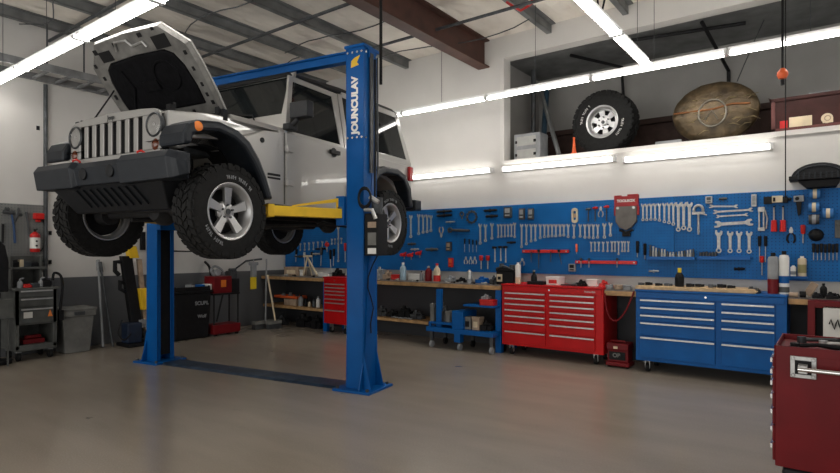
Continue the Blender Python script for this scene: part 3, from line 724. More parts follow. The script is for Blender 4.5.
for s in (1, -1):
    X = s*.48
    P(MB().path([(X, -.46, 2.27), (X, -.50, 2.285), (X+.0, -.50, 2.31), (X+.02, -.48, 2.32), (X+.035, -.46, 2.305), (X+.04, -.45, 2.27)], .010, 8), 'tow_hook', REDH, bum)
# lower valance with slots
m = MB().add([(-.82, -.52, 2.07), (.82, -.52, 2.07), (.68, -.35, 1.83), (-.68, -.35, 1.83), (-.82, -.30, 2.07), (.82, -.30, 2.07), (.68, -.26, 1.83), (-.68, -.26, 1.83)],
             [(0, 3, 2, 1), (4, 5, 6, 7), (0, 4, 7, 3), (1, 2, 6, 5), (3, 7, 6, 2), (0, 1, 5, 4)])
va = P(m, 'valance', PLAS, bevel=.01)
m = MB()
for i in range(9):
    X = -.45+i*.105
    m.prism([(X, -.495, 2.03), (X+.035, -.495, 2.03), (X+.095, -.39, 1.88), (X+.06, -.39, 1.88)], (0, -.014, -.008))
P(m, 'valance_slats', PLAS, va)
# --- windscreen frame
def ws(w_, t):          # t 0..1 along the frame, 0 = cowl
    return (w_*(1-.10*t), .90+.25*t, 2.745+.66*t)
fr = MB()
def wsbar(w0, w1, t0, t1, w2=None, w3=None):
    a = [ws(w0, t0), ws(w1, t0), ws(w3 if w3 is not None else w1, t1), ws(w2 if w2 is not None else w0, t1)]
    fr.prism(a, (0, .05, .02))
wsbar(-.80, .80, 0, .26); wsbar(-.80, .80, .92, 1.0); wsbar(-.80, -.735, .26, .92); wsbar(.735, .80, .26, .92)
wf = P(fr, 'windscreen_frame', SILV, bevel=.006)
P(MB().prism([ws(-.735, .26), ws(.735, .26), ws(.735, .92), ws(-.735, .92)], (0, .012, .004)), 'windscreen', GLASS, wf)
m = MB()
for X, tt in ((-.3, .30), (.35, .30)): m.path([ws(X, .2), (ws(X, .3)[0]-.02, ws(X, .3)[1]-.03, ws(X, .3)[2]), (ws(X-.45, .42)[0], ws(X, .36)[1]-.02, ws(X, .40)[2])], .009, 6)
P(m, 'wiper', BLK, wf)
# --- greenhouse sides
def sd(u, z, s, o=0): return (s*(.848-(z-2.68)*.17+o), u, z)
for s in (1, -1):
    # door panel
    dp = [(.885, 2.69), (.885, 1.87+.06), (.93, 1.885), (1.70, 1.85), (1.80, 1.87), (1.86, 1.95), (1.885, 2.08), (1.89, 2.69)]
    m = MB(); sideprism(m, dp, s*.84, s*.862)
    door = P(m, 'door', SILV, bevel=.008)
    def bar(mb, q, d=.03): mb.prism([sd(u, z, s) for u, z in q], (-s*d, 0, 0))
    m = MB()
    bar(m, [(.885, 2.69), (.945, 2.69), (1.115, 3.29), (1.115, 3.35), (1.065, 3.35)])
    bar(m, [(1.115, 3.29), (1.115, 3.35), (1.86, 3.35), (1.84, 3.29)])
    bar(m, [(1.84, 3.29), (1.86, 3.35), (1.89, 3.35), (1.89, 2.69), (1.82, 2.69), (1.78, 3.29)])
    bar(m, [(.90, 2.66), (.93, 2.72), (1.84, 2.72), (1.84, 2.66)])
    P(m, 'window_frame', SILV, door, bevel=.005)
    m = MB(); m.prism([sd(u, z, s, -.012) for u, z in [(.94, 2.71), (1.11, 3.31), (1.80, 3.31), (1.83, 2.71)]], (-s*.006, 0, 0))
    P(m, 'door_window', GLASS, door)
    P(MB().cbox((s*.885, 1.66, 2.60), (.03, .17, .045)).cyl((s*.866, 1.66, 2.60), (s*.872, 1.66, 2.60), .055), 'door_handle', PLAS, door, bevel=.01)
    for z in (2.52, 2.17):
        P(MB().cbox((s*.868, .92, z), (.022, .12, .055)).path([(s*.87, .885, z-.035), (s*.87, .885, z+.035)], .018, 8), 'door_hinge', SILV, door, bevel=.005)
    mi = P(MB().cbox((s*.88, .92, 2.745), (.09, .13, .07)).path([(s*.90, .93, 2.76), (s*.96, .95, 2.83)], .03, 8).cbox((s*.99, .97, 2.92), (.24, .10, .17)), 'mirror', PLAS, door, bevel=.03)
    P(MB().cbox((s*.99, 1.022, 2.92), (.20, .004, .14)), 'mirror_glass', CHR, door)
    P(MB().path([(s*.853, .865, 1.95), (s*.853, .865, 2.68)], .004, 5), 'door_seam', BLK, door)
    # roof rails / upper dark seal
    # B pillar and hardtop quarter
    m = MB()
    bar(m, [(1.905, 2.68), (1.905, 3.36), (1.985, 3.36), (1.985, 2.68)])
    bar(m, [(1.985, 3.33), (1.985, 3.40), (3.26, 3.42), (3.26, 3.34)])
    bar(m, [(1.985, 2.68), (1.985, 2.76), (3.44, 2.76), (3.46, 2.68)])
    bar(m, [(3.19, 3.42), (3.28, 3.42), (3.47, 2.70), (3.37, 2.70)])
    P(m, 'hardtop_side', SILV, bevel=.006)
    m = MB(); m.prism([sd(u, z, s, -.010) for u, z in [(1.98, 2.75), (1.98, 3.34), (3.22, 3.35), (3.39, 2.75)]], (-s*.006, 0, 0))
    P(m, 'quarter_window', GLASS)
    P(MB().cbox((s*.86, 3.40, 2.56), (.06, .10, .20)), 'tail_light', REDL, bevel=.012)
    P(MB().cyl((s*.846, .56, 2.555), (s*.856, .56, 2.555), .026, 14), 'fuel_cap', PLAS)
    P(MB().cbox((s*.852, .72, 2.235), (.008, .17, .022)).cbox((s*.852, .72, 2.20), (.008, .17, .018)), 'side_badge', BLK)
# roof
m = MB().add([(-.72, 1.10, 3.36), (.72, 1.10, 3.36), (.735, 2.0, 3.40), (.73, 3.28, 3.41), (-.73, 3.28, 3.41), (-.735, 2.0, 3.40),
              (-.66, 1.13, 3.415), (.66, 1.13, 3.415), (.67, 2.0, 3.465), (.66, 3.22, 3.475), (-.66, 3.22, 3.475), (-.67, 2.0, 3.465)],
             [(0, 5, 4, 3, 2, 1), (6, 7, 8, 9, 10, 11), (0, 1, 7, 6), (1, 2, 8, 7), (2, 3, 9, 8), (3, 4, 10, 9), (4, 5, 11, 10), (5, 0, 6, 11)])
P(m, 'roof', PLAS, bevel=.012)
m = MB().prism([(-.70, 3.27, 3.40), (.70, 3.27, 3.40), (.80, 3.45, 2.68), (-.80, 3.44, 2.68)], (0, -.03, 0)); P(m, 'rear_window', GLASS)
P(MB().box(-.84, .84, 3.445, 3.48, 2.12, 2.68), 'tailgate', SILV, bevel=.01)
P(MB().box(-.92, .92, 3.46, 3.64, 2.05, 2.20), 'rear_bumper', PLASB, bevel=.02)
P(MB().box(-.78, .78, .95, 1.12, 2.70, 2.84), 'dashboard', BLK, bevel=.02)
for s in (1, -1):
    P(MB().cbox((s*.38, 1.95, 2.9), (.44, .14, .42)).cbox((s*.38, 1.98, 3.18), (.26, .09, .16)), 'seat', GREY, bevel=.04)
P(MB().path([(-.68, 2.05, 2.70), (-.62, 2.05, 3.27), (-.5, 2.05, 3.33), (.5, 2.05, 3.33), (.62, 2.05, 3.27), (.68, 2.05, 2.70)], .03, 8), 'roll_bar', BLK)
P(MB().lathe([(.16, -.012), (.175, 0), (.16, .012), (.15, 0), (.16, -.012)], (.38, 1.28, 2.88), (0, 1, .35), 20), 'steering_wheel', BLK)
# --- underbody
m = MB()
for s in (1, -1):
    m.prism([(s*.36, -.45, 1.98), (s*.36, .5, 1.98), (s*.36, .8, 1.82), (s*.36, 2.1, 1.82), (s*.36, 2.4, 1.95), (s*.36, 3.5, 1.98), (s*.36, 3.5, 2.08), (s*.36, 2.4, 2.07), (s*.36, 2.1, 1.94), (s*.36, .8, 1.94), (s*.36, .5, 2.1), (s*.36, -.45, 2.1)], (s*.07, 0, 0))
for u in (-.3, .75, 1.35, 2.15, 3.3): m.box(-.36, .36, u, u+.08, 1.85 if .5 < u < 2.3 else 2.0, 1.93 if .5 < u < 2.3 else 2.07)
P(m, 'chassis', BLK, bevel=.006)
P(MB().box(-.22, .22, .55, 1.35, 1.72, 1.90).prism([(-.2, .45, 2.1), (.2, .45, 2.1), (.2, .9, 1.74), (-.2, .9, 1.74)], (0, .1, .1)), 'gearbox', UNDER, bevel=.03)
P(MB().box(-.5, .12, 2.0, 2.6 - .35, 1.75, 1.92), 'fuel_tank', BLK, bevel=.03)
for u in (0, WB_):
    m = MB().cyl((-.72, u, AZ), (.72, u, AZ), .042, 14).lathe([(.001, -.13), (.08, -.11), (.125, -.03), (.125, .04), (.08, .11), (.001, .13)], (.14 if u == 0 else 0, u, AZ), (0, 1, 0), 18)
    for s in (1, -1): m.cyl((s*.70, u, AZ), (s*.84, u, AZ), .10, 18)
    P(m, 'axle', UNDER)
    m = MB()
    for s in (1, -1):
        pts = [(s*.47+.055*cos(i*.7), u+.055*sin(i*.7), AZ+.06+i*.0065) for i in range(46)]
        m.path(pts, .011, 6)
    P(m, 'coil_spring', UNDER)
    m = MB()
    for s in (1, -1): m.cyl((s*.56, u+.14, AZ-.03), (s*.52, u+.18, 2.3), .028, 12)
    P(m, 'shock_absorber', UNDER)
P(MB().cyl((.18, 0.1, AZ), (.1, .7, 1.80), .028, 10).cyl((0, 1.35, 1.80), (0, WB_-.1, AZ), .033, 10), 'drive_shaft', UNDER)
P(MB().path([(-.62, -.14, 1.86), (.62, -.14, 1.84)], .022, 8).path([(-.5, -.2, 1.95), (.45, .05, 1.90)], .018, 8), 'steering_link', UNDER)
P(MB().path([(.25, .5, 1.9), (.27, 1.0, 1.76), (.30, 2.0, 1.80), (.45, 2.3, 1.95), (.50, 3.3, 1.92)], .03, 8).cyl((.12, 2.95, 1.98), (.12+.5, 2.95, 1.98), .09, 14), 'exhaust', UNDER)
for s in (1, -1):
    P(MB().path([(s*.42, .85, 1.82), (s*.46, .06, AZ-.05)], .026, 8).path([(s*.42, 1.9, 1.82), (s*.46, WB_-.06, AZ-.05)], .026, 8), 'control_arm', UNDER)

# --- wheels
def wheel_meshes(r, wd, rimr, nsp, name_m=RIM, spare=False):
    h = wd/2
    t = MB()
    prof = [(rimr, -h*.80), (rimr+.015, -h*.95), (r*.80, -h*1.0), (r*.92, -h*.93), (r*.965, -h*.80), (r*.97, -h*.5), (r*.972, 0), (r*.97, h*.5), (r*.965, h*.80), (r*.92, h*.93), (r*.80, h*1.0), (rimr+.015, h*.95), (rimr, h*.80), (rimr-.012, h*.6), (rimr-.012, -h*.6), (rimr, -h*.80)]
    t.lathe(prof, (0, 0, 0), (1, 0, 0), 48)
    # tread blocks
    def blk(a, x0, x1, da, r0, r1, sk=0):
        vs = []
        for rr in (r0, r1):
            for x, ss in ((x0, -sk), (x1, sk)):
                for d in (-da, da):
                    q = a+d+ss; vs.append((x, rr*cos(q), rr*sin(q)))
        t.add(vs, [(0, 1, 3, 2), (4, 6, 7, 5), (0, 4, 5, 1), (2, 3, 7, 6), (0, 2, 6, 4), (1, 5, 7, 3)])
    nb = 34
    for i in range(nb):
        a = 2*pi*i/nb; f = pi/nb
        blk(a, -h*.93, -h*.50, f*.66, r*.93, r, .02); blk(a+f, h*.50, h*.93, f*.66, r*.93, r, .02)
        blk(a+f*.6, -h*.44, -h*.06, f*.68, r*.95, r, .05); blk(a-f*.4, h*.06, h*.44, f*.68, r*.95, r, -.05)
        if i % 2 == 0:
            blk(a, -h*1.02, -h*.90, f*1.1, r*.86, r*.965); blk(a+f, h*.90, h*1.02, f*1.1, r*.86, r*.965)
        else:
            blk(a, -h*1.0, -h*.90, f*.7, r*.90, r*.965); blk(a+f, h*.90, h*1.0, f*.7, r*.90, r*.965)
    # rim
    m = MB(); R0 = rimr
    m.lathe([(R0-.004, -h*.75), (R0+.006, -h*.9), (R0-.012, -h*.9), (R0-.03, -h*.6), (R0-.03, h*.35), (R0-.018, h*.60), (R0+.004, h*.93), (R0+.012, h*.95), (R0+.004, h*.97), (R0-.012, h*.93), (R0-.035, h*.55), (R0-.045, h*.3), (R0-.045, -h*.6), (R0-.012, -h*.75)], (0, 0, 0), (1, 0, 0), 40)
    fx = h*.62
    def ax(x, rr, a): return (x, rr*cos(a), rr*sin(a))
    if not spare:
        for i in range(nsp):
            a = 2*pi*i/nsp+pi/2
            w0, w1 = .55, .20      # angular half widths hub/rim
            pts = [ax(fx-.02, .052, a-.62), ax(fx-.0, .085, a-.36), ax(fx+.01, R0-.03, a-.20), ax(fx+.01, R0-.03, a+.20), ax(fx-.0, .085, a+.36), ax(fx-.02, .052, a+.62)]
            m.prism(pts, (-.035, 0, 0))
        m.lathe([(.001, fx+.0), (.032, fx+.0), (.036, fx-.01), (.085, fx-.02), (.095, fx-.03), (.095, fx-.06), (.001, fx-.06)], (0, 0, 0), (1, 0, 0), 30)
    else:
        # steel/chrome disc with six round windows
        nseg = 48; r_in, r_a, r_b, r_out = .055, R0*.46, R0*.76, R0-.02
        disc = [(.001, fx-.035), (.05, fx-.035), (r_a, fx-.03)]
        m.lathe(disc, (0, 0, 0), (1, 0, 0), nseg)
        m.lathe([(r_b, fx-.02), (r_out, fx-.03), (R0-.03, fx-.06)], (0, 0, 0), (1, 0, 0), nseg)
        for i in range(nsp):
            a = 2*pi*i/nsp+.2
            m.prism([ax(fx-.03, r_a*.98, a-.33), ax(fx-.018, r_b*1.02, a-.26), ax(fx-.018, r_b*1.02, a+.26), ax(fx-.03, r_a*.98, a+.33)], (-.012, 0, 0))
        m.cyl((fx-.034, 0, 0), (fx+.0, 0, 0), .045, 18)
    l = MB()
    for i in range(5 if not spare else 6):
        a = 2*pi*i/5+.3 if not spare else 2*pi*i/6
        l.cyl(ax(fx-.025, .058 if not spare else .075, a), ax(fx+.004, .058 if not spare else .075, a), .010, 8)
    l.cyl((fx-.0, 0, 0), (fx+.006, 0, 0), .026, 16)
    bk = MB().lathe([(.001, -h*.2), (R0-.05, -h*.2), (R0-.05, -h*.1), (.001, -h*.1)], (0, 0, 0), (1, 0, 0), 30)
    # raised sidewall lettering: small pale marks
    k = MB()
    for c0, cn in ((R(150), 13), (R(330), 11)) if spare else ((R(100), 14), (R(250), 12)):
        for i in range(cn):
            a = c0-i*.075; rr = (rimr+r*.80)/2+.01; hh = .016
            if i % 6 == 5: continue
            x0 = h*1.0
            k.prism([ax(x0, rr-hh, a-.022), ax(x0, rr+hh, a-.022), ax(x0, rr+hh, a-.008), ax(x0, rr-hh, a-.008)], (.004, 0, 0))
            k.prism([ax(x0, rr+hh-.01*(i % 3), a-.008), ax(x0, rr+hh-.008-.01*(i % 3), a-.008), ax(x0, rr+hh-.008-.01*(i % 3), a+.02), ax(x0, rr+hh-.01*(i % 3), a+.02)], (.004, 0, 0))
            if i % 2: k.prism([ax(x0, rr-hh, a+.014), ax(x0, rr+hh, a+.014), ax(x0, rr+hh, a+.022), ax(x0, rr-hh, a+.022)], (.004, 0, 0))
    return t, m, l, bk, k
t_, m_, l_, bk_, k_ = wheel_meshes(.420, .25, .245, 5)
tire0 = t_.build('tire', RUB, jeep, 0, auto=30); tire0.location = (1.035-.125, .015, AZ-JZ-.02)
kids = [m_.build('rim', RIM, tire0, .003, auto=30), l_.build('lug_nuts', DSTEEL, tire0), bk_.build('brake_disc', BLK, tire0), k_.build('sidewall_lettering', GREYM, tire0)]
for s, u, spin in ((1, WB_, .4), (-1, .02, .9), (-1, WB_, 1.3)):
    c = tire0.copy(); COL.objects.link(c); c.parent = jeep; c.location = (s*(1.04-.1275), u, AZ-JZ-.01)
    c.rotation_euler = (spin, 0, 0 if s > 0 else pi)
    for k in kids:
        d = k.copy(); COL.objects.link(d); d.parent = c

# ================================================================ TOOLS ON THE BLUE PEGBOARD
YT = PB                          # tools touch the board here
def tx(px, py=240): return onY(px, py, YT-.015)[0]
def tz(px, py): return onY(px, py, YT-.015)[2]
def mpp(px): return dep(tx(px), YT)/555
def ringpts(cx, cz, r, a0=0, a1=360, n=14): return [(cx+r*cos(R(a0+(a1-a0)*i/n)), cz+r*sin(R(a0+(a1-a0)*i/n))) for i in range(n+1)]
def flat(mb, xz, y0=YT-.014, d=.013, m=0): return mb.prism([(x, y0, z) for x, z in xz], (0, d, 0), m)
def rot2(pts, c, a):
    return [(c[0]+(x-c[0])*cos(a)-(z-c[1])*sin(a), c[1]+(x-c[0])*sin(a)+(z-c[1])*cos(a)) for x, z in pts]
def annulus(mb, cx, cz, r, ri, m=0, y0=YT-.017, d=.016, n=14):
    o = [(cx+r*cos(2*pi*i/n), cz+r*sin(2*pi*i/n)) for i in range(n)]; q = [(cx+ri*cos(2*pi*i/n), cz+ri*sin(2*pi*i/n)) for i in range(n)]
    vs = [(x, y, z) for y in (y0, y0+d) for lst in (o, q) for x, z in lst]; fs = []
    for i in range(n):
        j = (i+1) % n
        fs += [(i, j, n+j, n+i), (2*n+i, 3*n+i, 3*n+j, 2*n+j), (i, 2*n+i, 2*n+j, j), (n+i, n+j, 3*n+j, 3*n+i)]
    mb.add(vs, fs, m)
def wrench(p0, p1, w, double=False):
    """combination wrench between two (x,z) points; open jaw at p0, ring at p1"""
    mb = MB(); dx, dz = p1[0]-p0[0], p1[1]-p0[1]; L_ = math.hypot(dx, dz); ux, uz = dx/L_, dz/L_; nx, nz = -uz, ux
    def q(a, b): return (p0[0]+ux*a+nx*b, p0[1]+uz*a+nz*b)
    s = w*.30
    flat(mb, [q(w*.9, -s), q(L_-w*.9, -s*.9), q(L_-w*.9, s*.9), q(w*.9, s)], YT-.011, .009)
    flat(mb, [q(w*.05, -w*.62), q(-w*.02, -w*.30), q(w*.48, -w*.24), q(w*.55, w*.14), q(w*.10, w*.36), q(w*.28, w*.66), q(w*.85, w*.60), q(w*1.25, s), q(w*1.25, -s), q(w*.70, -w*.62)])
    if double: flat(mb, [q(L_-a, b) for a, b in [(w*.05, -w*.62), (-w*.02, -w*.30), (w*.48, -w*.24), (w*.55, w*.14), (w*.10, w*.36), (w*.28, w*.66), (w*.85, w*.60), (w*1.25, s), (w*1.25, -s), (w*.70, -w*.62)]])
    else: annulus(mb, *q(L_-w*.5, 0), w*.52, w*.27)
    return mb
def place(mb, name, mats, label, cat='tool', group=None, bevel=0): return one(mb, name, mats, label, cat, group, bevel)

# rows of wrenches: (px, top, bottom, width px)
def wrench_row(rows, where, group):
    for i, (px, a, b, w) in enumerate(rows):
        place(wrench((tx(px, a), tz(px, a)), (tx(px, b), tz(px, b)), w*mpp(px)*.72), 'combination_wrench', TOOLST,
              '%s steel wrench from the left %s' % (ORD[i], where), 'wrench', group)
wrench_row([(410.5, 215, 238, 4), (418.4, 214, 235, 4), (422.8, 214.5, 233.5, 4), (426.8, 214.5, 233, 4), (430.6, 215, 232, 4)], 'in the short row by the rear tyre', 'wrenches by the rear tyre')
wrench_row([(480, 223.5, 244.5, 4.2), (485.2, 224, 242, 4), (491.7, 223, 239.5, 4), (498, 224, 238, 3), (501.2, 224, 237.6, 3), (504.6, 224, 237.3, 3), (507.9, 224, 237, 3), (511.2, 223.6, 237, 3), (514.4, 222.5, 238, 3.2)],
           'in the middle-left row above the hammers', 'wrenches above the hammers')
bot = [305, 290, 275, 270, 258, 252, 250, 248, 248, 246, 244, 252, 255, 250, 255, 255, 258]
xs_ = [60, 85, 110, 132, 158, 180, 200, 220, 240, 262, 282, 305, 335, 368, 393, 415, 437]
wrench_row([(510+x/5.258, 223.9, 190+b/5.258, 3.6) for x, b in zip(xs_, bot)], 'in the longest row, above the red tool rail', 'wrenches in the longest row')
wrench_row([(597.5, 224, 238.5, 3.6), (604.2, 223, 238.5, 4.2), (610.3, 222.5, 236.5, 4)], 'in the trio left of the red-topped dustpan', 'wrench trio by the dustpan')
wrench_row([(642.8, 203.6, 221, 3.8), (646.6, 203.5, 221, 3.8), (650.8, 203.3, 220.5, 3.8), (654.9, 203.2, 220.5, 3.8), (659.3, 203.0, 221.5, 3.8), (664.2, 202.8, 223, 4), (668.8, 202.5, 224, 4.2), (673.2, 202.3, 225.5, 4.4)],
           'in the row right of the dustpan', 'wrenches right of the dustpan')
wrench_row([(678.2, 202, 231.5, 6), (683.5, 201.8, 230, 6), (689.3, 201.7, 231.5, 6.4)], 'among the three beside the steel clamp', 'big wrenches by the clamp')
wrench_row([(718.6, 230, 253, 7), (730, 231, 253, 6), (739, 231, 253, 6), (749, 231, 253.5, 6)], 'in the row over the right blue shelf', 'thick wrenches over the socket shelf')
wrench_row([(591, 241.5, 252, 2.6), (594.8, 241.5, 251.5, 2.6), (598.6, 241.5, 251.5, 2.6), (603, 241.5, 252, 2.8), (607.4, 241.3, 252, 2.6), (611.7, 241, 252, 2.8), (614.8, 241, 252, 2.6), (618.4, 241, 255, 2.6), (622, 241, 252, 2.6), (624.6, 241, 252, 2.6), (628.2, 241, 252, 2.6)],
           'in the low row above the long red rail', 'small wrenches above the red rail')
wrench_row([(292+0*i, 0, 0, 0) for i in range(0)], '', '')
# big single spanners lying level
for p0, p1, w, lab in [((713, 212), (753, 209.5), 4.5, 'long steel spanner lying level, second from top of the right stack'), ((709, 206.3), (738, 206.3), 4, 'steel spanner lying level at the top of the right stack'),
                       ((716, 216.5), (748, 214.5), 3.5, 'thin steel spanner lying level in the middle of the right stack'), ((714, 224.5), (753, 222.0), 7.5, 'thickest steel spanner lying level at the bottom of the right stack')]:
    place(wrench((tx(p0[0]), tz(*p0)), (tx(p1[0]), tz(*p1)), w*mpp(730)*.7, True), 'spanner', TOOLST, lab, 'wrench')
# screwdrivers: handle on top
def driver(px, a, b, hw, hfrac, mh, name, label, group=None, cat='screwdriver', slant=0):
    mb = MB(); x0, z0, z1 = tx(px), tz(px, a), tz(px, b); k = mpp(px); r = hw*k/2; zm = z0+(z1-z0)*hfrac; sx = slant*k
    y = YT-r-.0005
    mb.path([(x0, y, z0), (x0+sx*.1, y, z0-.006), (x0+sx*hfrac, y, zm+.01), (x0+sx*hfrac, y, zm)], [r*.7, r, r*.85, r*.55], 8, 0)
    mb.path([(x0+sx*hfrac, y, zm+.002), (x0+sx, y, z1)], max(.0035, r*.28), 6, 1)
    place(mb, name, [mh, TOOLST], label, cat, group)
for i, px in enumerate((464.6, 469.2, 472.8, 476.4)):
    driver(px, 238.5+i*.6, 252, 1.6, .4, BLK, 'screwdriver', ORD[i]+' thin black screwdriver from the left above the open silver pliers', 'thin black screwdrivers')
for px, lab in ((481.8, 'left red-handled screwdriver low on the board, left of the hammers'), (488.4, 'right red-handled screwdriver low on the board, left of the hammers')):
    driver(px, 255.5, 269, 4.4, .38, REDH, 'screwdriver', lab, 'red screwdrivers left of the hammers')
for px, lab in ((774, 'left of two long red-handled drivers right of the steel vice grip'), (783, 'right of two long red-handled drivers near the steel vice grip')):
    driver(px, 206, 212, 2, .3, BLK, 'driver_hook', lab.replace('long red-handled drivers', 'short black hooks over the red drivers'), 'hooks over the red drivers', 'hook')
    driver(px, 231, 207.5, 5.5, .42, REDH, 'screwdriver', lab, 'long red drivers')
driver(803, 231, 206+12, 4.5, .5, REDH, 'screwdriver', 'short red screwdriver alone, above the pale spray bottle', None) if 0 else driver(803, 225, 243, 4.5, .5, REDH, 'screwdriver', 'short red screwdriver alone, left of the black dome')
for i, px in enumerate((759.5, 765.5)):
    driver(px, 236, 262, 3.2, .4, BLK, 'screwdriver', ('left', 'right')[i]+' long black screwdriver, left of the red spray can', 'black screwdrivers by the spray can')
driver(762, 256, 275, 4, .35, REDH, 'screwdriver', 'red-tipped screwdriver hanging lowest, left of the red spray can')
for i in range(7):
    px = 813.5+i*3.9
    driver(px, 243.5+.6*(i % 2), 260, 2.8, .55, BLK, 'hex_driver', ORD[i]+' black hex driver from the left in the row under the black dome', 'black hex drivers', 'hex driver')
driver(576.6, 244, 254, 2.4, .8, ORG, 'marker', 'small orange marker on the board, under the orange tape loop', cat='marker')
for i, (px, a, b) in enumerate([(637.5, 241, 257), (645, 243.5, 259)]):
    driver(px, a, b, 3.2, .75, BLK, 'punch', ('left', 'right')[i]+' black punch left of the blue socket shelf', 'black punches', 'punch')
# pliers
def plier(px, a, b, mh, label, group=None, wpx=6, headup=True):
    mb = MB(); x0 = tx(px); z0, z1 = tz(px, a), tz(px, b); k = mpp(px); w = wpx*k/2; h = z0-z1
    def Z(t): return z0-h*t if headup else z1+h*t
    y = YT-.009
    flat(mb, [(x0-w*.2, Z(0)), (x0+w*.2, Z(0)), (x0+w*.5, Z(.22)), (x0+w*.35, Z(.38)), (x0-w*.35, Z(.38)), (x0-w*.5, Z(.22))], YT-.015, .014, 1)
    for s in (1, -1): mb.path([(x0+s*w*.15, y, Z(.34)), (x0+s*w*.8, y, Z(.55)), (x0+s*w*.95, y, Z(.8)), (x0+s*w*.55, y, Z(1))], [.004, w*.28, w*.28, w*.22], 7, 0)
    mb.cyl((x0, YT-.018, Z(.3)), (x0, YT-.002, Z(.3)), w*.25, 8, 1)
    place(mb, 'pliers', [mh, TOOLST], label, 'pliers', group)
for i, px in enumerate((465.6, 470.4, 474.6)): plier(px, 256.5, 264, STEEL, ORD[i]+' small silver pliers from the left, below the thin black screwdrivers', 'small silver pliers', 4)
plier(441, 227, 237.5, TAN, 'pliers with tan handles beside the black cylinder ratchet', None, 5, False)
plier(522, 258, 265.5, GREYM, 'grey pliers hanging under the left end of the red tool rail', None, 5)
plier(791, 227, 243, BLK, 'black-handled pliers between the red driver and the short red screwdriver', None, 7)
for i, px in enumerate((404, 411, 419.5)):
    mb = MB(); x, z = tx(px), tz(px, 255+(0, .5, -1.5)[i]); k = mpp(px)
    mb.path([(x-3.4*k, YT-.037, z), (x+2*k, YT-.037, z+.5*k)], [1.5*k, 2*k], 8, 0); mb.path([(x+2*k, YT-.037, z+.5*k), (x+2.6*k, YT-.02, z+3*k)], .8*k, 6, 0); mb.path([(x+1*k, YT-.037, z), (x+.3*k, YT-.01, z-4*k)], .5*k, 6, 1)
    place(mb, 'bar_clamp', [REDH, STEEL], ('left', 'middle', 'right')[i]+' red quick clamp low beside the rear tyre', 'clamp', 'red quick clamps')
# hammers with black heads
for i, (px, a, b) in enumerate([(495, 247.5, 262), (500.8, 247, 261), (505.8, 247, 262.5)]):
    mb = MB(); x, z0, z1 = tx(px), tz(px, a), tz(px, b); k = mpp(px)
    mb.path([(x-2.6*k, YT-1.25*k, z0), (x+1.2*k, YT-1.25*k, z0), (x+1.25*k, YT-1.25*k, z0), (x+2.4*k, YT-1.25*k, z0)], [1.25*k, 1.1*k, .8*k, .5*k], 8, 0)
    mb.path([(x, YT-.018, z0), (x, YT-.018, z0-(z0-z1)*.5), (x, YT-.018, z1)], [.5*k, .6*k, .9*k], 8, 1)
    place(mb, 'hammer', [BLK, TOOLST], ('left', 'middle', 'right')[i]+' black-headed hammer on the board above the black machine', 'hammer', 'black-headed hammers')
for i, (px, mh, lab) in enumerate([(588.3, DSTEEL, 'slim dark hammer, leftmost of the three left of the dustpan'), (595.2, REDH, 'red-headed hammer in the middle of the three left of the dustpan'), (606.5, REDH, 'red-headed hammer nearest the dustpan')]):
    mb = MB(); x, z0, z1 = tx(px), tz(px, 209-i*1.2), tz(px, 221); k = mpp(px)
    mb.path([(x-2.6*k, YT-1.35*k, z0-.4*k), (x, YT-1.35*k, z0), (x+2.6*k, YT-1.35*k, z0-.2*k)], [.8*k, 1.3*k, 1.2*k], 8, 0)
    mb.path([(x, YT-.018, z0), (x, YT-.018, z1)], [.5*k, .7*k], 8, 1)
    place(mb, 'hammer', [mh, DSTEEL], lab, 'hammer', 'hammers left of the dustpan')
plier(600.5, 206.5, 217, GREYM, 'silver snips hanging between the two red-headed hammers', None, 5)
# dark bars, holders
def bar(px0, px1, py, th, m_, label, name='socket_bar', cat='socket bar', group=None):
    k = mpp(px0); mb = MB(); x0, x1, z = tx(px0), tx(px1), tz((px0+px1)/2, py)
    mb.path([(x0, YT-.02, z), (x0+(x1-x0)*.15, YT-.02, z), (x0+(x1-x0)*.2, YT-.02, z), (x1-(x1-x0)*.1, YT-.02, z+.2*k), (x1, YT-.02, z+.2*k)], [th*k*.35, th*k*.5, th*k*.38, th*k*.42, th*k*.25], 8)
    mb.box(x0+(x1-x0)*.4, x0+(x1-x0)*.5, YT-.02, YT, z-th*k*.6, z+th*k*.6)
    place(mb, name, m_, label, cat, group)
bar(437, 452, 211.5, 2.8, BLK, 'upper of two black bars, highest left of the chain ring'); bar(437, 452, 215.5, 2.8, BLK, 'lower of two black bars left of the chain ring')
bar(484, 497, 210.5, 3, BLK, 'upper of two black bars right of the chain ring'); bar(486, 498, 216.3, 3, BLK, 'lower of two black bars right of the chain ring')
bar(446, 455, 222, 1.8, STEEL, 'small silver bar below the two left black bars'); bar(408, 416, 244, 2.6, DSTEEL, 'short dark bar above the red quick clamps')
bar(507, 516, 242.5, 2.2, BLK, 'short black bar right of the hammers'); bar(649, 659, 271.2, 2.4, STEEL, 'silver screw bar below the blue socket shelf')
bar(734, 745, 269, 3, BLK, 'small black bar low on the board left of the spray cans'); bar(719, 727, 198.8, 3, DSTEEL, 'short dark bar at the top of the board, above the level spanners')
bar(426, 438, 249.5, 3.4, DSTEEL, 'dark ratchet low on the board, left of the orange-tipped tool')
# torque tool with round head
k = mpp(455); mb = MB(); x, z = tx(450), tz(450, 230)
annulus(mb, x, z, 2.8*k, 1.3*k, 0, YT-.03, .029); mb.path([(x+2.4*k, YT-.018, z-.2*k), (x+12*k, YT-.018, z-.6*k), (x+23*k, YT-.018, z-1*k)], [1.2*k, 1.5*k, 1.0*k], 8)
place(mb, 'torque_wrench', DSTEEL, 'dark torque wrench with a round head lying level on the board', 'wrench')
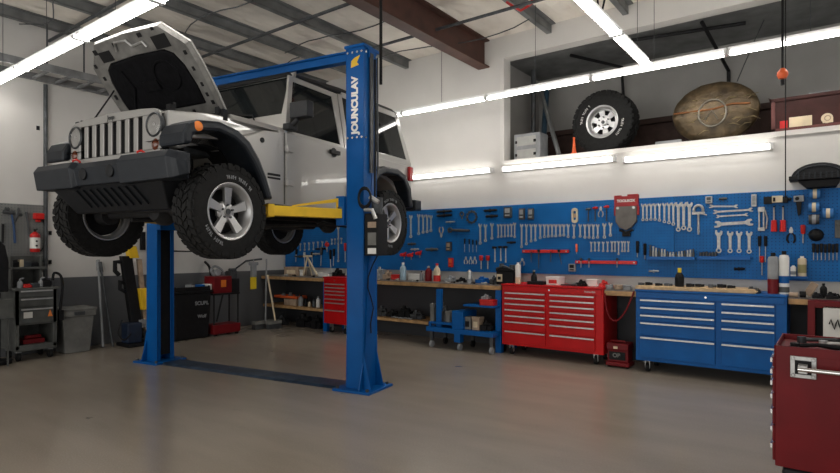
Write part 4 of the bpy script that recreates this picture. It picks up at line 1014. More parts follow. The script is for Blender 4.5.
# chain ring
k = mpp(471); mb = MB(); cx, cz = tx(471.5), tz(471.5, 217)
for i in range(12): mb.cyl((cx+5.4*k*cos(i*pi/6), YT-.022, cz+5.6*k*sin(i*pi/6)), (cx+5.4*k*cos(i*pi/6), YT-.001, cz+5.6*k*sin(i*pi/6)), 1.25*k, 8)
mb.path([(cx+5.4*k*cos(i*pi/10), YT-.008, cz+5.6*k*sin(i*pi/10)) for i in range(20)], .5*k, 6, closed=True)
place(mb, 'chain_wrench', DSTEEL, 'ring of dark linked chain hanging on the pegboard', 'chain')
k = mpp(461); mb = MB(); cx, cz = tx(461.5), tz(461.5, 214); annulus(mb, cx, cz, 2.6*k, 1.5*k, 0, YT-.015, .014, 12); mb.path([(cx, YT-.01, cz-2.4*k), (cx+.6*k, YT-.01, cz-5*k)], .8*k, 6)
place(mb, 'ring_clamp', DSTEEL, 'small dark ring clamp touching the left of the chain ring', 'clamp')
# gauge boxes
def gauge(px, py, w, h, m0, m1, label, name='gauge', cat='gauge', group=None, d=.04):
    k = mpp(px); x, z = tx(px), tz(px, py); mb = MB().box(x-w*k/2, x+w*k/2, YT-d, YT, z-h*k/2, z+h*k/2)
    mb.box(x-w*k*.32, x+w*k*.32, YT-d-.006, YT-d, z-h*k*.05, z+h*k*.38, 1); mb.box(x-w*k*.3, x+w*k*.3, YT-d-.008, YT-d, z-h*k*.35, z-h*k*.2, 1)
    place(mb, name, [m0, m1], label, cat, group, .003)
gauge(508, 212.5, 8.5, 10.5, DSTEEL, STEEL, 'dark box gauge with silver face near the top of the board')
gauge(522, 214, 6, 11, DSTEEL, GREYM, 'left one of two dark tool holders above the longest wrench row', 'tool_holder', 'holder'); gauge(531, 214, 6, 11, DSTEEL, GREYM, 'right one of two dark tool holders above the longest wrench row', 'tool_holder', 'holder')
gauge(572.4, 267.6, 7, 7.5, GREYM, BLK, 'small square silver gauge under the long red rail')
gauge(451, 262.5, 5, 9, REDH, ORG, 'small red pouch hung low beside the red-capped bottle', 'pouch', 'pouch'); gauge(449, 246.5, 6, 9, DSTEEL, TAN, 'dark tool with a tan patch above the red pouch', 'drill_chuck', 'tool')
gauge(754, 200.5, 4.5, 12, TOOLST, GREYM, 'small silver spring tool at the top right, above the level spanners', 'spring_tool', 'tool')
gauge(709, 200, 6, 7, TOOLST, DSTEEL, 'small silver micrometer at the top of the board above the spanners', 'micrometer', 'tool')
# orange tape loop
k = mpp(574); mb = MB(); cx, cz = tx(574.7), tz(574.7, 215.5)
o = [(cx+3.2*k*cos(t), cz+(4.6*k if sin(t) > 0 else -4.6*k)+3*k*sin(t)) for t in [2*pi*i/16 for i in range(16)]]
q = [(cx+1.5*k*cos(t), cz+(3.4*k if sin(t) > 0 else -3.4*k)+1.3*k*sin(t)) for t in [2*pi*i/16 for i in range(16)]]
n_ = 16; vs = [(x, y, z) for y in (YT-.025, YT) for lst in (o, q) for x, z in lst]; fs = []
for i in range(n_):
    j = (i+1) % n_; fs += [(i, j, n_+j, n_+i), (2*n_+i, 3*n_+i, 3*n_+j, 2*n_+j), (i, 2*n_+i, 2*n_+j, j), (n_+i, n_+j, 3*n_+j, 3*n_+i)]
mb.add(vs, fs); mb.box(cx-1.4*k, cx+1.4*k, YT-.022, YT-.002, cz-2*k, cz+2*k, 1)
place(mb, 'tape_measure', [CREAM, TAN], 'cream and orange oblong loop hanging above the wrench row', 'measure')
# red rails and what hangs on them
def rail(px0, px1, py, label, parts=True):
    x0, x1, z = tx(px0), tx(px1), tz((px0+px1)/2, py); loc = ((x0+x1)/2, YT-.03, z)
    t = thing('magnetic_rail', label, 'tool rail', loc)
    MB().box(x0, x1, YT-.045, YT, z-.022, z+.022).build('rail', REDH, t, .004, loc)
    for xx in (x0+.03, x1-.03): MB().cyl((xx, YT-.05, z), (xx, YT-.045, z), .01, 8).build('screw', STEEL, t, 0, loc)
rail(523, 569, 251.3, 'short dark red tool rail under the longest wrench row'); rail(575.8, 637, 262.3, 'long bright red tool rail above the bench, below the small wrenches')
for i, (px, b, sl) in enumerate([(532.5, 262, 0), (540, 268.5, 0), (552, 262, 0), (560, 264, 3)]):
    k = mpp(px); mb = MB(); x, z0, z1 = tx(px), tz(px, 251), tz(px, b)
    mb.path([(x, YT-.062, z0+.02), (x, YT-.062, z0-.012)], 1.4*k, 8, 0).path([(x, YT-.062, z0-.01), (x+sl*k, YT-.062, z1)], [.6*k, .35*k], 6, 1)
    place(mb, 'file', [BLK if i % 2 else REDH, DSTEEL], ['first', 'second', 'third', 'slanted last'][i]+' file from the left hanging on the short dark red rail', 'file', 'files on the short red rail')
for i, px in enumerate((582, 590, 618)):
    k = mpp(px); mb = MB(); x, z0 = tx(px), tz(px, 262)
    mb.path([(x, YT-.058, z0+3.8*k), (x, YT-.058, z0+1.2*k)], [1.4*k, 1.0*k], 8, 0).path([(x, YT-.058, z0+1.2*k), (x, YT-.058, z0-5.5*k)], .35*k, 6, 1)
    place(mb, 'scraper', [DSTEEL, STEEL], ['left', 'middle', 'right'][i]+' dark scraper stuck to the long bright red rail', 'scraper', 'scrapers on the long rail')
# dustpan
k = mpp(627); x0, x1 = tx(615), tx(638.5); zt_, zm, zb_ = tz(627, 195.5), tz(627, 206.5), tz(627, 229); loc = ((x0+x1)/2, YT-.05, zb_)
t = thing('dustpan', 'grey dustpan with a red top plate lettered in white, hung on the board', 'dustpan', loc)
MB().box(x0, x1, YT-.05, YT, zm, zt_-.01).box(x0, x0+.3*(x1-x0), YT-.05, YT, zt_-.01, zt_+.005).box(x0+.55*(x1-x0), x1, YT-.05, YT, zt_-.01, zt_+.012).box(x0-.01, x0+.04, YT-.03, YT, zm-.12, zm).box(x1-.04, x1+.01, YT-.03, YT, zm-.12, zm).build('top_plate', mat('plate_red', (.30, .008, .010), .4, noise=.15), t, .006, loc)
MB().prism([(x0+.02, YT-.06, zm), (x1-.02, YT-.06, zm), (x1-.015, YT-.06, zb_+.1), (x1-.08, YT-.06, zb_+.02), ((x0+x1)/2, YT-.06, zb_-.02), (x0+.07, YT-.06, zb_+.02), (x0+.015, YT-.06, zb_+.1)], (0, .05, 0)).build('pan', mat('pan_grey', (.13, .12, .11), .5, noise=.25, metal=.3), t, .008, loc)
MB().box((x0+x1)/2-.05, (x0+x1)/2+.05, YT-.05, YT, zb_-.10, zb_-.03).path([((x0+x1)/2-.09, YT-.03, zb_-.01), ((x0+x1)/2, YT-.04, zb_-.05), ((x0+x1)/2+.09, YT-.03, zb_-.01)], .018, 8).build('handle', BLK, t, .006, loc)
for xx in (x0+.05, x1-.05): MB().cyl((xx, YT-.07, zm-.02), (xx, YT-.06, zm-.02), .018, 10).build('clip', STEEL, t, 0, loc)
text_part('lettering', 'TOOLROX', .048, WHT, t, (0, -.002, (zm+zt_)/2-zb_+.0), (R(90), 0, 0), .001, bold=.002)
# G clamp
k = mpp(698); mb = MB(); cx, z = tx(698.4), tz(698.4, 213)
mb.path([(cx+4.2*k*cos(R(a)), YT-.02, z+3*k+4.6*k*sin(R(a))) for a in range(-20, 201, 20)], 1.3*k, 8).box(cx-5.6*k, cx+5.6*k, YT-.03, YT-.006, z-1.4*k, z+1.2*k).path([(cx, YT-.018, z), (cx, YT-.018, tz(698.4, 234.5))], 1.0*k, 8).path([(cx+4*k, YT-.018, z-1*k), (cx+7.5*k, YT-.018, z-2.4*k)], .8*k, 6)
place(mb, 'puller_clamp', TOOLST, 'steel arched clamp with a long screw, right of the biggest wrenches', 'clamp')
# vice grip tall silver
k = mpp(761); mb = MB(); x, z0, z1 = tx(761.4), tz(761.4, 207), tz(761.4, 231)
mb.box(x-2.6*k, x-1.2*k, YT-.03, YT-.004, z1, z0).box(x+1.2*k, x+2.6*k, YT-.03, YT-.004, z1, z0-2*k).box(x-3*k, x+3*k, YT-.035, YT-.002, z0-5*k, z0).box(x-3*k, x+3*k, YT-.035, YT-.002, z1, z1+3.5*k).path([(x+3*k, YT-.02, z0-3*k), (x+5*k, YT-.02, z0-12*k), (x+4*k, YT-.02, z1+2*k)], .8*k, 6)
place(mb, 'vice_grip', TOOLST, 'tall steel vice grip left of the red drivers', 'tool', bevel=.004)
# socket shelves (blue) with sockets standing
def shelf(px0, px1, py, label):
    x0, x1, z = tx(px0), tx(px1), tz((px0+px1)/2, py)
    one(MB().box(x0, x1, YT-.085, YT, z-.014, z).box(x0, x1, YT-.089, YT-.085, z-.03, z+.012), 'socket_shelf', BLUE, label, 'shelf'); return z
z1s = shelf(648, 695.8, 257.5, 'blue socket shelf under the right wrench rows, left half'); z2s = shelf(698.5, 751, 257.2, 'blue socket shelf under the thick ring wrenches')
hs = [12, 11, 9.5, 9, 8.5, 8, 6, 5.5, 5.5, 5.5, 6, 6.5, 7, 7.5, 8, 8.5]
for i, h in enumerate(hs):
    px = 651+i*2.85; k = mpp(px); x = tx(px); r = 1.15*k
    mb = MB().lathe([(.0001, 0), (r, 0), (r, h*k*.55), (r*.75, h*k*.62), (r*.75, h*k), (r*.5, h*k), (r*.5, h*k*.8), (.0001, h*k*.8)], (x, YT-.045, z1s+.001), (0, 0, 1), 12)
    place(mb, 'socket', TOOLST if i % 3 else DSTEEL, ORD[i]+' socket from the left standing on the left blue socket shelf', 'socket', 'sockets on the left blue shelf')
for i in range(6):
    px = 701+i*3; k = mpp(px); x = tx(px); r = 1.25*k; h = 4.5+.4*(i % 3)
    mb = MB().lathe([(.0001, 0), (r, 0), (r, h*k), (r*.6, h*k), (r*.6, h*k*.8), (.0001, h*k*.8)], (x, YT-.045, z2s+.001), (0, 0, 1), 12)
    place(mb, 'socket', DSTEEL, ORD[i]+' dark socket from the left on the right blue shelf, below the clamp screw', 'socket', 'sockets on the right blue shelf')
# impact tool (black and white), gun, tapes, dome
k = mpp(777); x, z = tx(777), tz(777, 199.8)
mb = MB().box(x-11*k, x-4*k, YT-.09, YT, z-4*k, z+3*k, 0).box(x-4*k, x+5*k, YT-.08, YT, z-3*k, z+3.6*k, 1).box(x+5*k, x+9*k, YT-.09, YT, z-3.5*k, z+2.5*k, 0).cyl((x+9*k, YT-.04, z), (x+12*k, YT-.04, z), 1.6*k, 10, 0).box(x-3*k, x-1*k, YT-.083, YT-.08, z-2*k, z+2*k, 0)
place(mb, 'air_grinder', [BLK, CREAM], 'black and cream air grinder hung level at the top right of the board', 'power tool', bevel=.006)
k = mpp(798); x, z = tx(798.6), tz(798.6, 199)
mb = MB().box(x-4*k, x+4.5*k, YT-.08, YT, z-3*k, z+3*k, 1).cyl((x-1*k, YT-.082, z), (x-1*k, YT-.09, z), 1.8*k, 12, 0).prism([(x-2*k, YT-.07, z-3*k), (x+2.6*k, YT-.07, z-3*k), (x+1.8*k, YT-.07, z-15*k), (x-.5*k, YT-.07, z-17*k)], (0, .06, 0), 0)
place(mb, 'impact_gun', [BLK, GREYM], 'silver and black impact gun hanging left of the blue tape rolls', 'power tool', bevel=.006)
for i, (px, py, mm, lab) in enumerate([(815, 194, BLUT, 'top blue tape roll of the stack at the right of the board'), (814, 207.5, BLUT, 'second blue tape roll of the stack at the right of the board'), (814, 219.5, DSTEEL, 'dark tape roll at the bottom of the right stack'), (828, 213.5, BLUT, 'blue tape roll hanging right of the tape stack')]):
    k = mpp(px); x, z = tx(px), tz(px, py); r = 4.8*k
    mb = MB().lathe([(r*.62, -4.3*k), (r, -4.3*k), (r, 4.3*k), (r*.62, 4.3*k), (r*.62, -4.3*k)], (x, YT-r-.002, z), (1, 0, 0), 22, 0).lathe([(r*1.01, -1.6*k), (r*1.01, 1.6*k)], (x, YT-r-.002, z), (1, 0, 0), 22, 1)
    place(mb, 'tape_roll', [mm, GREYM if mm is DSTEEL else CREAM], lab, 'tape', 'tape rolls')
k = mpp(816); x, z = tx(816), tz(816, 235)
place(MB().lathe([(6.4*k, 0), (6.2*k, .02), (4.8*k, .05), (2.5*k, .066), (.001, .07)], (x, YT, z), (0, -1, 0), 24), 'sanding_pad', BLK, 'round black dome pad on the board above the hex drivers', 'pad')
k = mpp(838); x, z = tx(838.5), tz(838, 229)
place(MB().box(x-3*k, x+4*k, YT-.05, YT, z-9*k, z+9*k).cyl((x, YT-.06, z+4*k), (x, YT-.05, z+4*k), 2*k), 'multimeter', GREY, 'grey meter at the right edge of the board, beside the black dome', 'meter', bevel=.006)

# left part of the board, below the car
wrench_row([(338, 226.5, 262, 3.4)], 'just left of the lift column, under the car', None)
wrench_row([(300+i*4.4, 243-.4*i, 251-.3*i, 2.6) for i in range(7)], 'in the small row under the car', 'small wrenches under the car')
wrench_row([(331.5+i*3.2, 238.5-.3*i, 240.8-.3*i+4, 2.4) for i in range(4)], 'in the tiny row by the lift column', 'tiny wrenches by the lift column')
for i, (px, a, b, c) in enumerate([(297, 249, 262, BLK), (305, 252, 265, STEEL), (312, 252, 264, BLK), (322, 247, 266, DSTEEL), (327.5, 243, 252, REDH), (330.5, 250, 272, BLK), (334.5, 249, 266, BLK), (345.5, 243, 262, REDH)]):
    driver(px, a, b, 2.6, .42, c, 'screwdriver', ORD[i]+' upright driver from the left on the board under the car', 'hand tools under the car', 'hand tool', slant=(i % 3-1)*1.2)
for i, (px, py) in enumerate([(300, 256.5), (316, 254), (321, 249)]):
    bar(px-5, px+5, py, 2.2, (DSTEEL, STEEL, BLK)[i], ORD[i]+' level tool from the left on the board under the car', 'hand_tool', 'hand tool', 'level tools under the car')
k = mpp(327); x, z = tx(327), tz(327, 244.5); place(MB().lathe([(.001, 0), (2.4*k, 0), (2.6*k, .02), (1.6*k, .05), (.001, .055)], (x, YT, z), (0, -1, 0), 16), 'sanding_disc', REDH, 'round red disc on the board left of the lift column', 'disc')
# more low items mid-board
for i, (px, a, b) in enumerate([(526, 246, 252)]): pass
bar(393+18, 419, 249.3, 2, STEEL, 'thin silver bar above the red quick clamps, right one')
# black curved part above the board
xA, xB = onY(791, 185, 7.5)[0], onY(842, 170, 7.5)[0]; zb2 = onY(815, 184, 7.5)[2]; wd = xB-xA+.05
loc = (xA+wd/2, 7.6, 2.17); t = thing('wheel_arch_liner', 'black ribbed half-round plastic car part resting on top of the pegboard edge', 'car part', loc)
m = MB(); N_ = 14; zt2 = onY(820, 163, 7.55)[2]; z00 = 2.285
o = [(xA+wd*(.5-.5*cos(pi*i/N_)), z00+(zt2-z00)*sin(pi*i/N_)) for i in range(N_+1)]
m.prism([(x, 7.48, z) for x, z in o], (0, .21, 0)); m.build('shell', PLAS, t, .012, loc)
MB().box(xA-.02, xA+wd, 7.45, 7.69, z00-.03, z00+.02).prism([(xA+.06, 7.5, z00-.03), (xA+wd*.9, 7.5, z00-.03), (xA+wd*.8, 7.5, 2.17), (xA+.14, 7.5, 2.17)], (0, .18, 0)).build('lower_lip', BLK, t, .008, loc)
m = MB()
for i in range(9): m.box(xA+.06+i*wd*.1, xA+.075+i*wd*.1, 7.445, 7.48, z00-.02, z00+.05)
m.each('rib', PLASB, t, 0, loc)
MB().path([(x, 7.475, z) for x, z in [(xA+wd*(.5-.42*cos(pi*i/N_)), z00+(zt2-z00)*.78*sin(pi*i/N_)) for i in range(N_+1)]], .01, 6).build('bead', PLASB, t, 0, loc)
# short pins of the pegboard that carry the rounder tools
boards = sorted([o for o in bpy.data.objects if o.name.startswith('pegboard')], key=lambda o: o.location.x)
pin = None
for o in list(bpy.data.objects):
    if o.parent is None and o.type == 'MESH' and o.name.split('.')[0] in ('screwdriver', 'hex_driver', 'hammer', 'marker', 'punch', 'bar_clamp', 'gauge', 'tool_holder', 'pouch', 'drill_chuck', 'spring_tool', 'micrometer', 'socket_bar', 'impact_gun', 'air_grinder', 'tape_roll', 'multimeter', 'driver_hook', 'file', 'tape_measure', 'hand_tool'):
        b = [c for c in boards if c.location.x-2.2 < o.location.x][-1] if False else min(boards, key=lambda c: abs(c.location.x-o.location.x)-c.dimensions.x/2)
        if pin is None:
            pin = MB().box(-.004, .004, -.004, 0, -.003, .003).build('hook', DSTEEL, b); q = pin
        else:
            q = pin.copy(); COL.objects.link(q); q.parent = b
        q.location = (o.location.x-b.location.x, PB-b.location.y, o.location.z-b.location.z-.006)

# ================================================================ THINGS ON AND UNDER THE BENCHES
def K(px, Y): r = ray(px, 250); return dep(r[0]*Y/r[1], Y)/555
def bottle(px, h, w, Y, z, m0, m1, label, name='bottle', cat='bottle', neck=.35, cap=.12, group=None):
    k = K(px, Y); x = onY(px, 250, Y)[0]; r = w*k/2; H_ = h*k
    mb = MB().lathe([(.0001, 0), (r*.95, 0), (r, .008), (r, H_*(1-neck)), (r*.85, H_*(1-neck*.75)), (r*.38, H_*(1-neck*.45)), (r*.36, H_*(1-cap))], (x, Y, z+.001), (0, 0, 1), 18, 0)
    mb.lathe([(r*.42, H_*(1-cap)), (r*.42, H_), (.0001, H_)], (x, Y, z+.001), (0, 0, 1), 18, 1)
    return one(mb, name, [m0, m1], label, cat, group)
def can(px, h, w, Y, z, m0, m1, label, name='can', cat='can', band=(.0, .3), group=None, m2=None):
    k = K(px, Y); x = onY(px, 250, Y)[0]; r = w*k/2; H_ = h*k
    mb = MB().lathe([(.0001, 0), (r, 0), (r, H_*.84), (r*.8, H_*.90), (r*.45, H_*.91)], (x, Y, z+.001), (0, 0, 1), 20, 0)
    mb.lathe([(r*1.01, H_*band[0]+.001), (r*1.01, H_*band[1])], (x, Y, z+.001), (0, 0, 1), 20, 1).lathe([(r*.45, H_*.91), (r*.45, H_), (.0001, H_)], (x, Y, z+.001), (0, 0, 1), 14, 2)
    return one(mb, name, [m0, m1, m2 or BLK], label, cat, group)
def crate(px0, px1, h, d, Y, z, m0, label, name='box', cat='box', m1=None, group=None, lid=True, bevel=.004):
    k = K((px0+px1)/2, Y); x0, x1 = onY(px0, 250, Y)[0], onY(px1, 250, Y)[0]; H_ = h*k
    mb = MB().box(x0, x1, Y, Y+d, z+.001, z+H_, 0)
    if lid: mb.box(x0-.004, x1+.004, Y-.004, Y+d+.004, z+H_*.82, z+H_+.002, 0)
    if m1: mb.box(x0+(x1-x0)*.2, x1-(x1-x0)*.2, Y-.006, Y-.001, z+H_*.2, z+H_*.65, 1)
    return one(mb, name, [m0, m1 or m0], label, cat, group, bevel)
def lump(px0, px1, h, Y, z, mm, label, name, cat, seed=0, group=None):
    """small machine-like part: stacked and turned blocks, barrels and a hose"""
    rnd = random.Random(seed*17+int(px0)); k = K(px0, Y); x0, x1 = onY(px0, 250, Y)[0], onY(px1, 250, Y)[0]; W = x1-x0; H_ = h*k
    mb = MB(); z += .001
    mb.box(x0, x0+W*.55, Y, Y+.16, z, z+H_*.55)
    mb.box(x0+W*.5, x1-W*.08, Y+.03, Y+.15, z, z+H_*(.35+.2*rnd.random()))
    mb.cyl((x0+W*.1, Y+.08, z+H_*.6), (x0+W*.75, Y+.08, z+H_*.62), H_*.22, 12)
    mb.cyl((x0+W*.3, Y+.08, z+H_*.5), (x0+W*.3, Y+.08, z+H_), W*.14, 12)
    mb.path([(x0+W*.7, Y+.05, z+H_*.5), (x0+W*.85, Y+.02, z+H_*.75), (x1-W*.02, Y+.04, z+H_*.3), (x1, Y+.06, z+.012)], .010, 6)
    return one(mb, name, mm, label, cat, group, .004)
Yb = 7.32; T = BT
crate(284, 298, 8.5, .22, Yb, T, TAN, 'tan cardboard box at the left end of the workbench', 'cardboard_box', m1=CREAM)
crate(299.5, 302, 6, .05, Yb+.02, T, WHT, 'narrow white carton between the tan box and the beige frame', 'carton')
k = K(308, Yb); X = onY(308, 250, Yb)[0]
m = MB().path([(X-7*k, Yb, T+.012), (X-1*k, Yb, T+19*k)], .016, 8).path([(X-1*k, Yb, T+19*k), (X+8*k, Yb+.1, T+.012)], .02, 8).path([(X-1*k, Yb+.01, T+19*k), (X-6*k, Yb+.2, T+.012)], .014, 8).path([(X-5*k, Yb+.02, T+9*k), (X+4*k, Yb+.05, T+9*k)], .012, 6).box(X-6*k, X+3*k, Yb-.02, Yb+.06, T+19*k, T+21*k)
one(m, 'work_stand', CREAM, 'beige A-shaped stand on the bench under the car', 'stand')
lump(332, 340, 9, Yb, T, BLK, 'black bench grinder part left of the lift column', 'bench_grinder', 'machine', 1)
crate(318, 328, 4, .15, Yb, T, WHT, 'flat white carton on the bench before the black grinder part', 'carton')
# right of column
lump(374.5, 382, 12, Yb, T, GREYM, 'grey carburettor-like part just right of the lift column', 'engine_part', 'engine part', 2)
lump(382.5, 390, 9, Yb, T, TAN, 'brownish engine part on the bench, second right of the lift column', 'engine_part', 'engine part', 3)
crate(391, 399, 5, .14, Yb, T, REDH, 'flat red box left of the pale blue bottle', 'box')
bottle(403, 17.5, 6.5, Yb, T, PINK, WHT, 'pale blue plastic bottle on the bench right of the lift')
crate(408, 420, 6, .12, Yb+.1, T, WHT, 'low white box on the bench right of the pale blue bottle', 'box')
bottle(421.5, 10, 4, Yb, T, GREYM, BLK, 'small grey bottle left of the red jug')
bottle(428.5, 15, 7, Yb, T, DRED, GREYM, 'dark red jug left of the cream bottle', 'jug', 'jug')
bottle(437, 18, 7, Yb, T, CREAM, REDH, 'cream bottle with a red lower band and cap', neck=.4)
k = K(437, Yb); one(MB().lathe([(3.7*k, 0), (3.7*k, 6*k)], (onY(437, 250, Yb)[0], Yb, T+.004), (0, 0, 1), 18), 'bottle_sleeve', REDH, 'red sleeve around the foot of the cream bottle', 'sleeve')
for i, (a, b2, h, mm, lab) in enumerate([(444, 455, 6, GREYM, 'grey caliper part left of the silver canister'), (456, 464, 5, BLK, 'small black part left of the silver canister')]):
    lump(a, b2, h, Yb, T, mm, lab, 'brake_part', 'car part', 4+i)
can(469.5, 13, 5.5, Yb, T, STEEL, GREYM, 'silver canister on the bench left of the black machine', 'canister', 'canister', m2=STEEL)
lump(475, 489, 6.5, Yb, T, BLUE, 'blue and dark clamp part left of the black machine', 'machine_part', 'machine part', 6)
lump(489.5, 495.5, 8, Yb, T, DSTEEL, 'dark fitting touching the left of the black machine', 'pipe_fitting', 'fitting', 7)
# black coffee-like machine
Z = 1.0; Ym = 7.22; k = K(505, Ym); xa2, xb2 = onY(496, 250, Ym)[0], onY(513, 250, Ym)[0]; loc = ((xa2+xb2)/2, Ym+.1, T)
t = thing('bench_machine', 'black bench machine with a cream front plate and top cylinders, behind the red cabinet', 'machine', loc)
MB().box(xa2, xb2, Ym, Ym+.22, T+.001, T+13*k).box(xa2-.02, xb2+.02, Ym+.02, Ym+.2, T+13*k, T+17*k).build('housing', BLK, t, .01, loc)
MB().box(xa2+.015, xa2+.105, Ym-.012, Ym-.001, T+3*k, T+10.5*k).build('front_plate', CREAM, t, .004, loc)
MB().box(xa2+.035, xa2+.085, Ym-.016, Ym-.0125, T+5*k, T+8*k).build('window', BLK, t, 0, loc)
MB().cyl((xa2+.05, Ym+.08, T+17*k), (xa2+.05, Ym+.08, T+21*k), .035).cyl((xb2-.05, Ym+.08, T+17*k), (xb2-.05, Ym+.08, T+20*k), .045).path([(xa2+.0, Ym+.02, T+16*k), ((xa2+xb2)/2, Ym-.02, T+19*k), (xb2, Ym+.02, T+15*k)], .014, 6).build('top_fittings', DSTEEL, t, 0, loc)
can(518, 21, 5.5, 7.22, Z, WHT, CREAM, 'tall white cylinder on the red cabinet, right of the black machine', 'tube_canister', 'canister', m2=WHT)
bottle(534, 14, 6, 7.22, Z, BLK, GREYM, 'short black bottle with pale neck on the red cabinet', 'bottle', 'bottle', .5)
crate(527, 543, 3, .2, 7.12, Z, BLK, 'flat black case on the red cabinet left of the white box', 'case', 'case')
crate(546, 559.5, 8, .18, 7.2, Z, WHT, 'white box with a small red mark on the red cabinet', 'box', m1=REDH)
m = MB(); x0_ = onY(561, 250, 7.15)[0]; m.path([(x0_, 7.15, Z+.012), (x0_+.13, 7.17, Z+.014), (x0_+.22, 7.13, Z+.02)], [.011, .011, .02], 8); one(m, 'torch', DSTEEL, 'dark slim torch lying on the red cabinet', 'torch')
lump(576, 585.5, 6.5, 7.15, Z, BLK, 'black drill body lying on the red cabinet', 'drill', 'power tool', 8)
crate(586.5, 597, 7, .15, 7.22, Z, WHT, 'plain white carton at the right of the red cabinet', 'carton')
lump(599, 607, 7, 7.12, Z-.0, REDH, 'red and grey clamp at the right end of the red cabinet top', 'clamp', 'clamp', 9)
k = K(618, 7.15)
for i, (px, mm, lab) in enumerate([(609, GREYM, 'grey coil of hose on the short bench, left one'), (618.5, TAN, 'brownish coil of hose on the short bench, middle one'), (627.5, GREYM, 'grey round roll at the right of the short bench')]):
    x = onY(px, 250, 7.2)[0]; m = MB()
    for q in range(3): m.path([(x+.045*cos(a*pi/8), 7.2+.055*sin(a*pi/8), T+.012+.02*q) for a in range(16)], .0105, 6, closed=True)
    one(m, 'hose_coil', mm, lab, 'hose')
# on the blue cabinet and its board
ZB = 1.046
bottle(679.5, 18.5, 8.5, 7.12, ZB, BLK, YELT, 'black bottle with a yellow neck on the pale wooden board', neck=.5, cap=.35)
parts = [(638, 644, 2.6), (645, 652, 3), (655, 662, 2.6), (664, 672, 2.4), (686, 694, 3.4), (695, 704, 3), (708, 716, 3.2), (717, 726, 3.6), (727, 735, 3.0)]
names = ['leftmost', 'second', 'third', 'fourth', 'fifth', 'sixth', 'seventh', 'eighth', 'rightmost']
for i, (a, b2, h) in enumerate(parts):
    Y = 7.12+.05*(i % 2); x0_, x1_ = onY(a, 250, Y)[0], onY(b2, 250, Y)[0]; hh = h*K(a, Y); zz = ZB
    m = MB().box(x0_, x0_+(x1_-x0_)*.6, Y, Y+.05, zz, zz+hh).cyl((x0_+(x1_-x0_)*.5, Y+.02, zz+hh*.5), (x1_, Y+.03, zz+hh*.5), hh*.45, 10)
    one(m, 'loose_part', BLK if i % 3 else DSTEEL, names[i]+' small dark part lying along the pale wooden board', 'part', 'small parts on the wooden board', .002)
lump(746, 760, 6.5, 7.1, Z, DSTEEL, 'dark clamp lying between the wooden board and the red spray can', 'clamp', 'clamp', 11)
can(773, 41, 9.5, 7.2, Z, GREYM, DRED, 'tall spray can with a dark red lower half on the blue cabinet', 'spray_can', 'spray can', (.0, .36))
can(784, 43, 9, 7.22, Z, WHT, BLUE, 'tall white spray can with a blue label on the blue cabinet', 'spray_can', 'spray can', (.25, .42))
for q, (za, h) in enumerate([(.06, .08)]):
    k = K(784, 7.2); x = onY(784, 250, 7.22)[0]; one(MB().lathe([(4.6*k, 0), (4.6*k, .06)], (x, 7.22, Z+.02), (0, 0, 1), 20), 'can_label', GREY, 'dark label band low on the white spray can', 'label')
# small ledge with two bottles
xl0, xl1, zl = tx(789), tx(808), tz(798, 277)
one(MB().box(xl0, xl1, YT-.10, YT-.0, zl-.014, zl).box(xl0, xl1, YT-.104, YT-.10, zl-.014, zl+.012), 'bottle_ledge', BLUE, 'small blue ledge at the bottom of the board, holding two pale bottles', 'shelf')
can(793.3, 11.5, 5, YT-.05, zl, WHT, GREYM, 'small white aerosol on the blue ledge right of the spray cans', 'aerosol', 'spray can', (.2, .5), m2=WHT)
can(802, 21, 7.5, YT-.05, zl, CREAM, mat('olive_label', (.30, .27, .12), .5, noise=.1), 'cream and olive spray bottle on the blue ledge', 'spray_bottle', 'bottle', (.2, .6), m2=WHT)
# brush block leaning, dowel, trolley top items
k = K(812, 7.3); X = onY(811, 250, 7.3)[0]
rot = Matrix.Rotation(R(28), 3, 'Y'); m = MB().cbox((X, 7.3, T+.085), (.075, .05, .15), 0, rot); one(m, 'brush_block', TAN, 'tan wooden block tilted against the wall right of the spray cans', 'block', bevel=.008)
m = MB().cyl((onY(789, 250, 7.12)[0], 7.12, T+.03), (onY(798, 250, 7.12)[0], 7.12, T+.03), .026, 14); one(m, 'wooden_roller', TAN, 'tan roller lying on the bench right of the blue cabinet', 'roller')
m = MB().cyl((onY(799, 250, 7.12)[0]+.005, 7.12, T+.036), (onY(806, 250, 7.12)[0], 7.12, T+.036), .033, 14); one(m, 'black_roller', BLK, 'black roller lying on the bench beside the tan roller', 'roller')
for i, (a, b2, h, lab) in enumerate([(812, 824, 6, 'black air tool lying on the red trolley, left one'), (826, 840, 7, 'black air tool lying on the red trolley, right one')]):
    lump(a, b2, h, 6.92 if 0 else 7.08, T, BLK, lab, 'air_tool', 'power tool', 12+i)
bottle(823.5, 13, 6, 7.45, T, BLK, BLK, 'small black bottle standing behind the air tools at the far right', neck=.4)

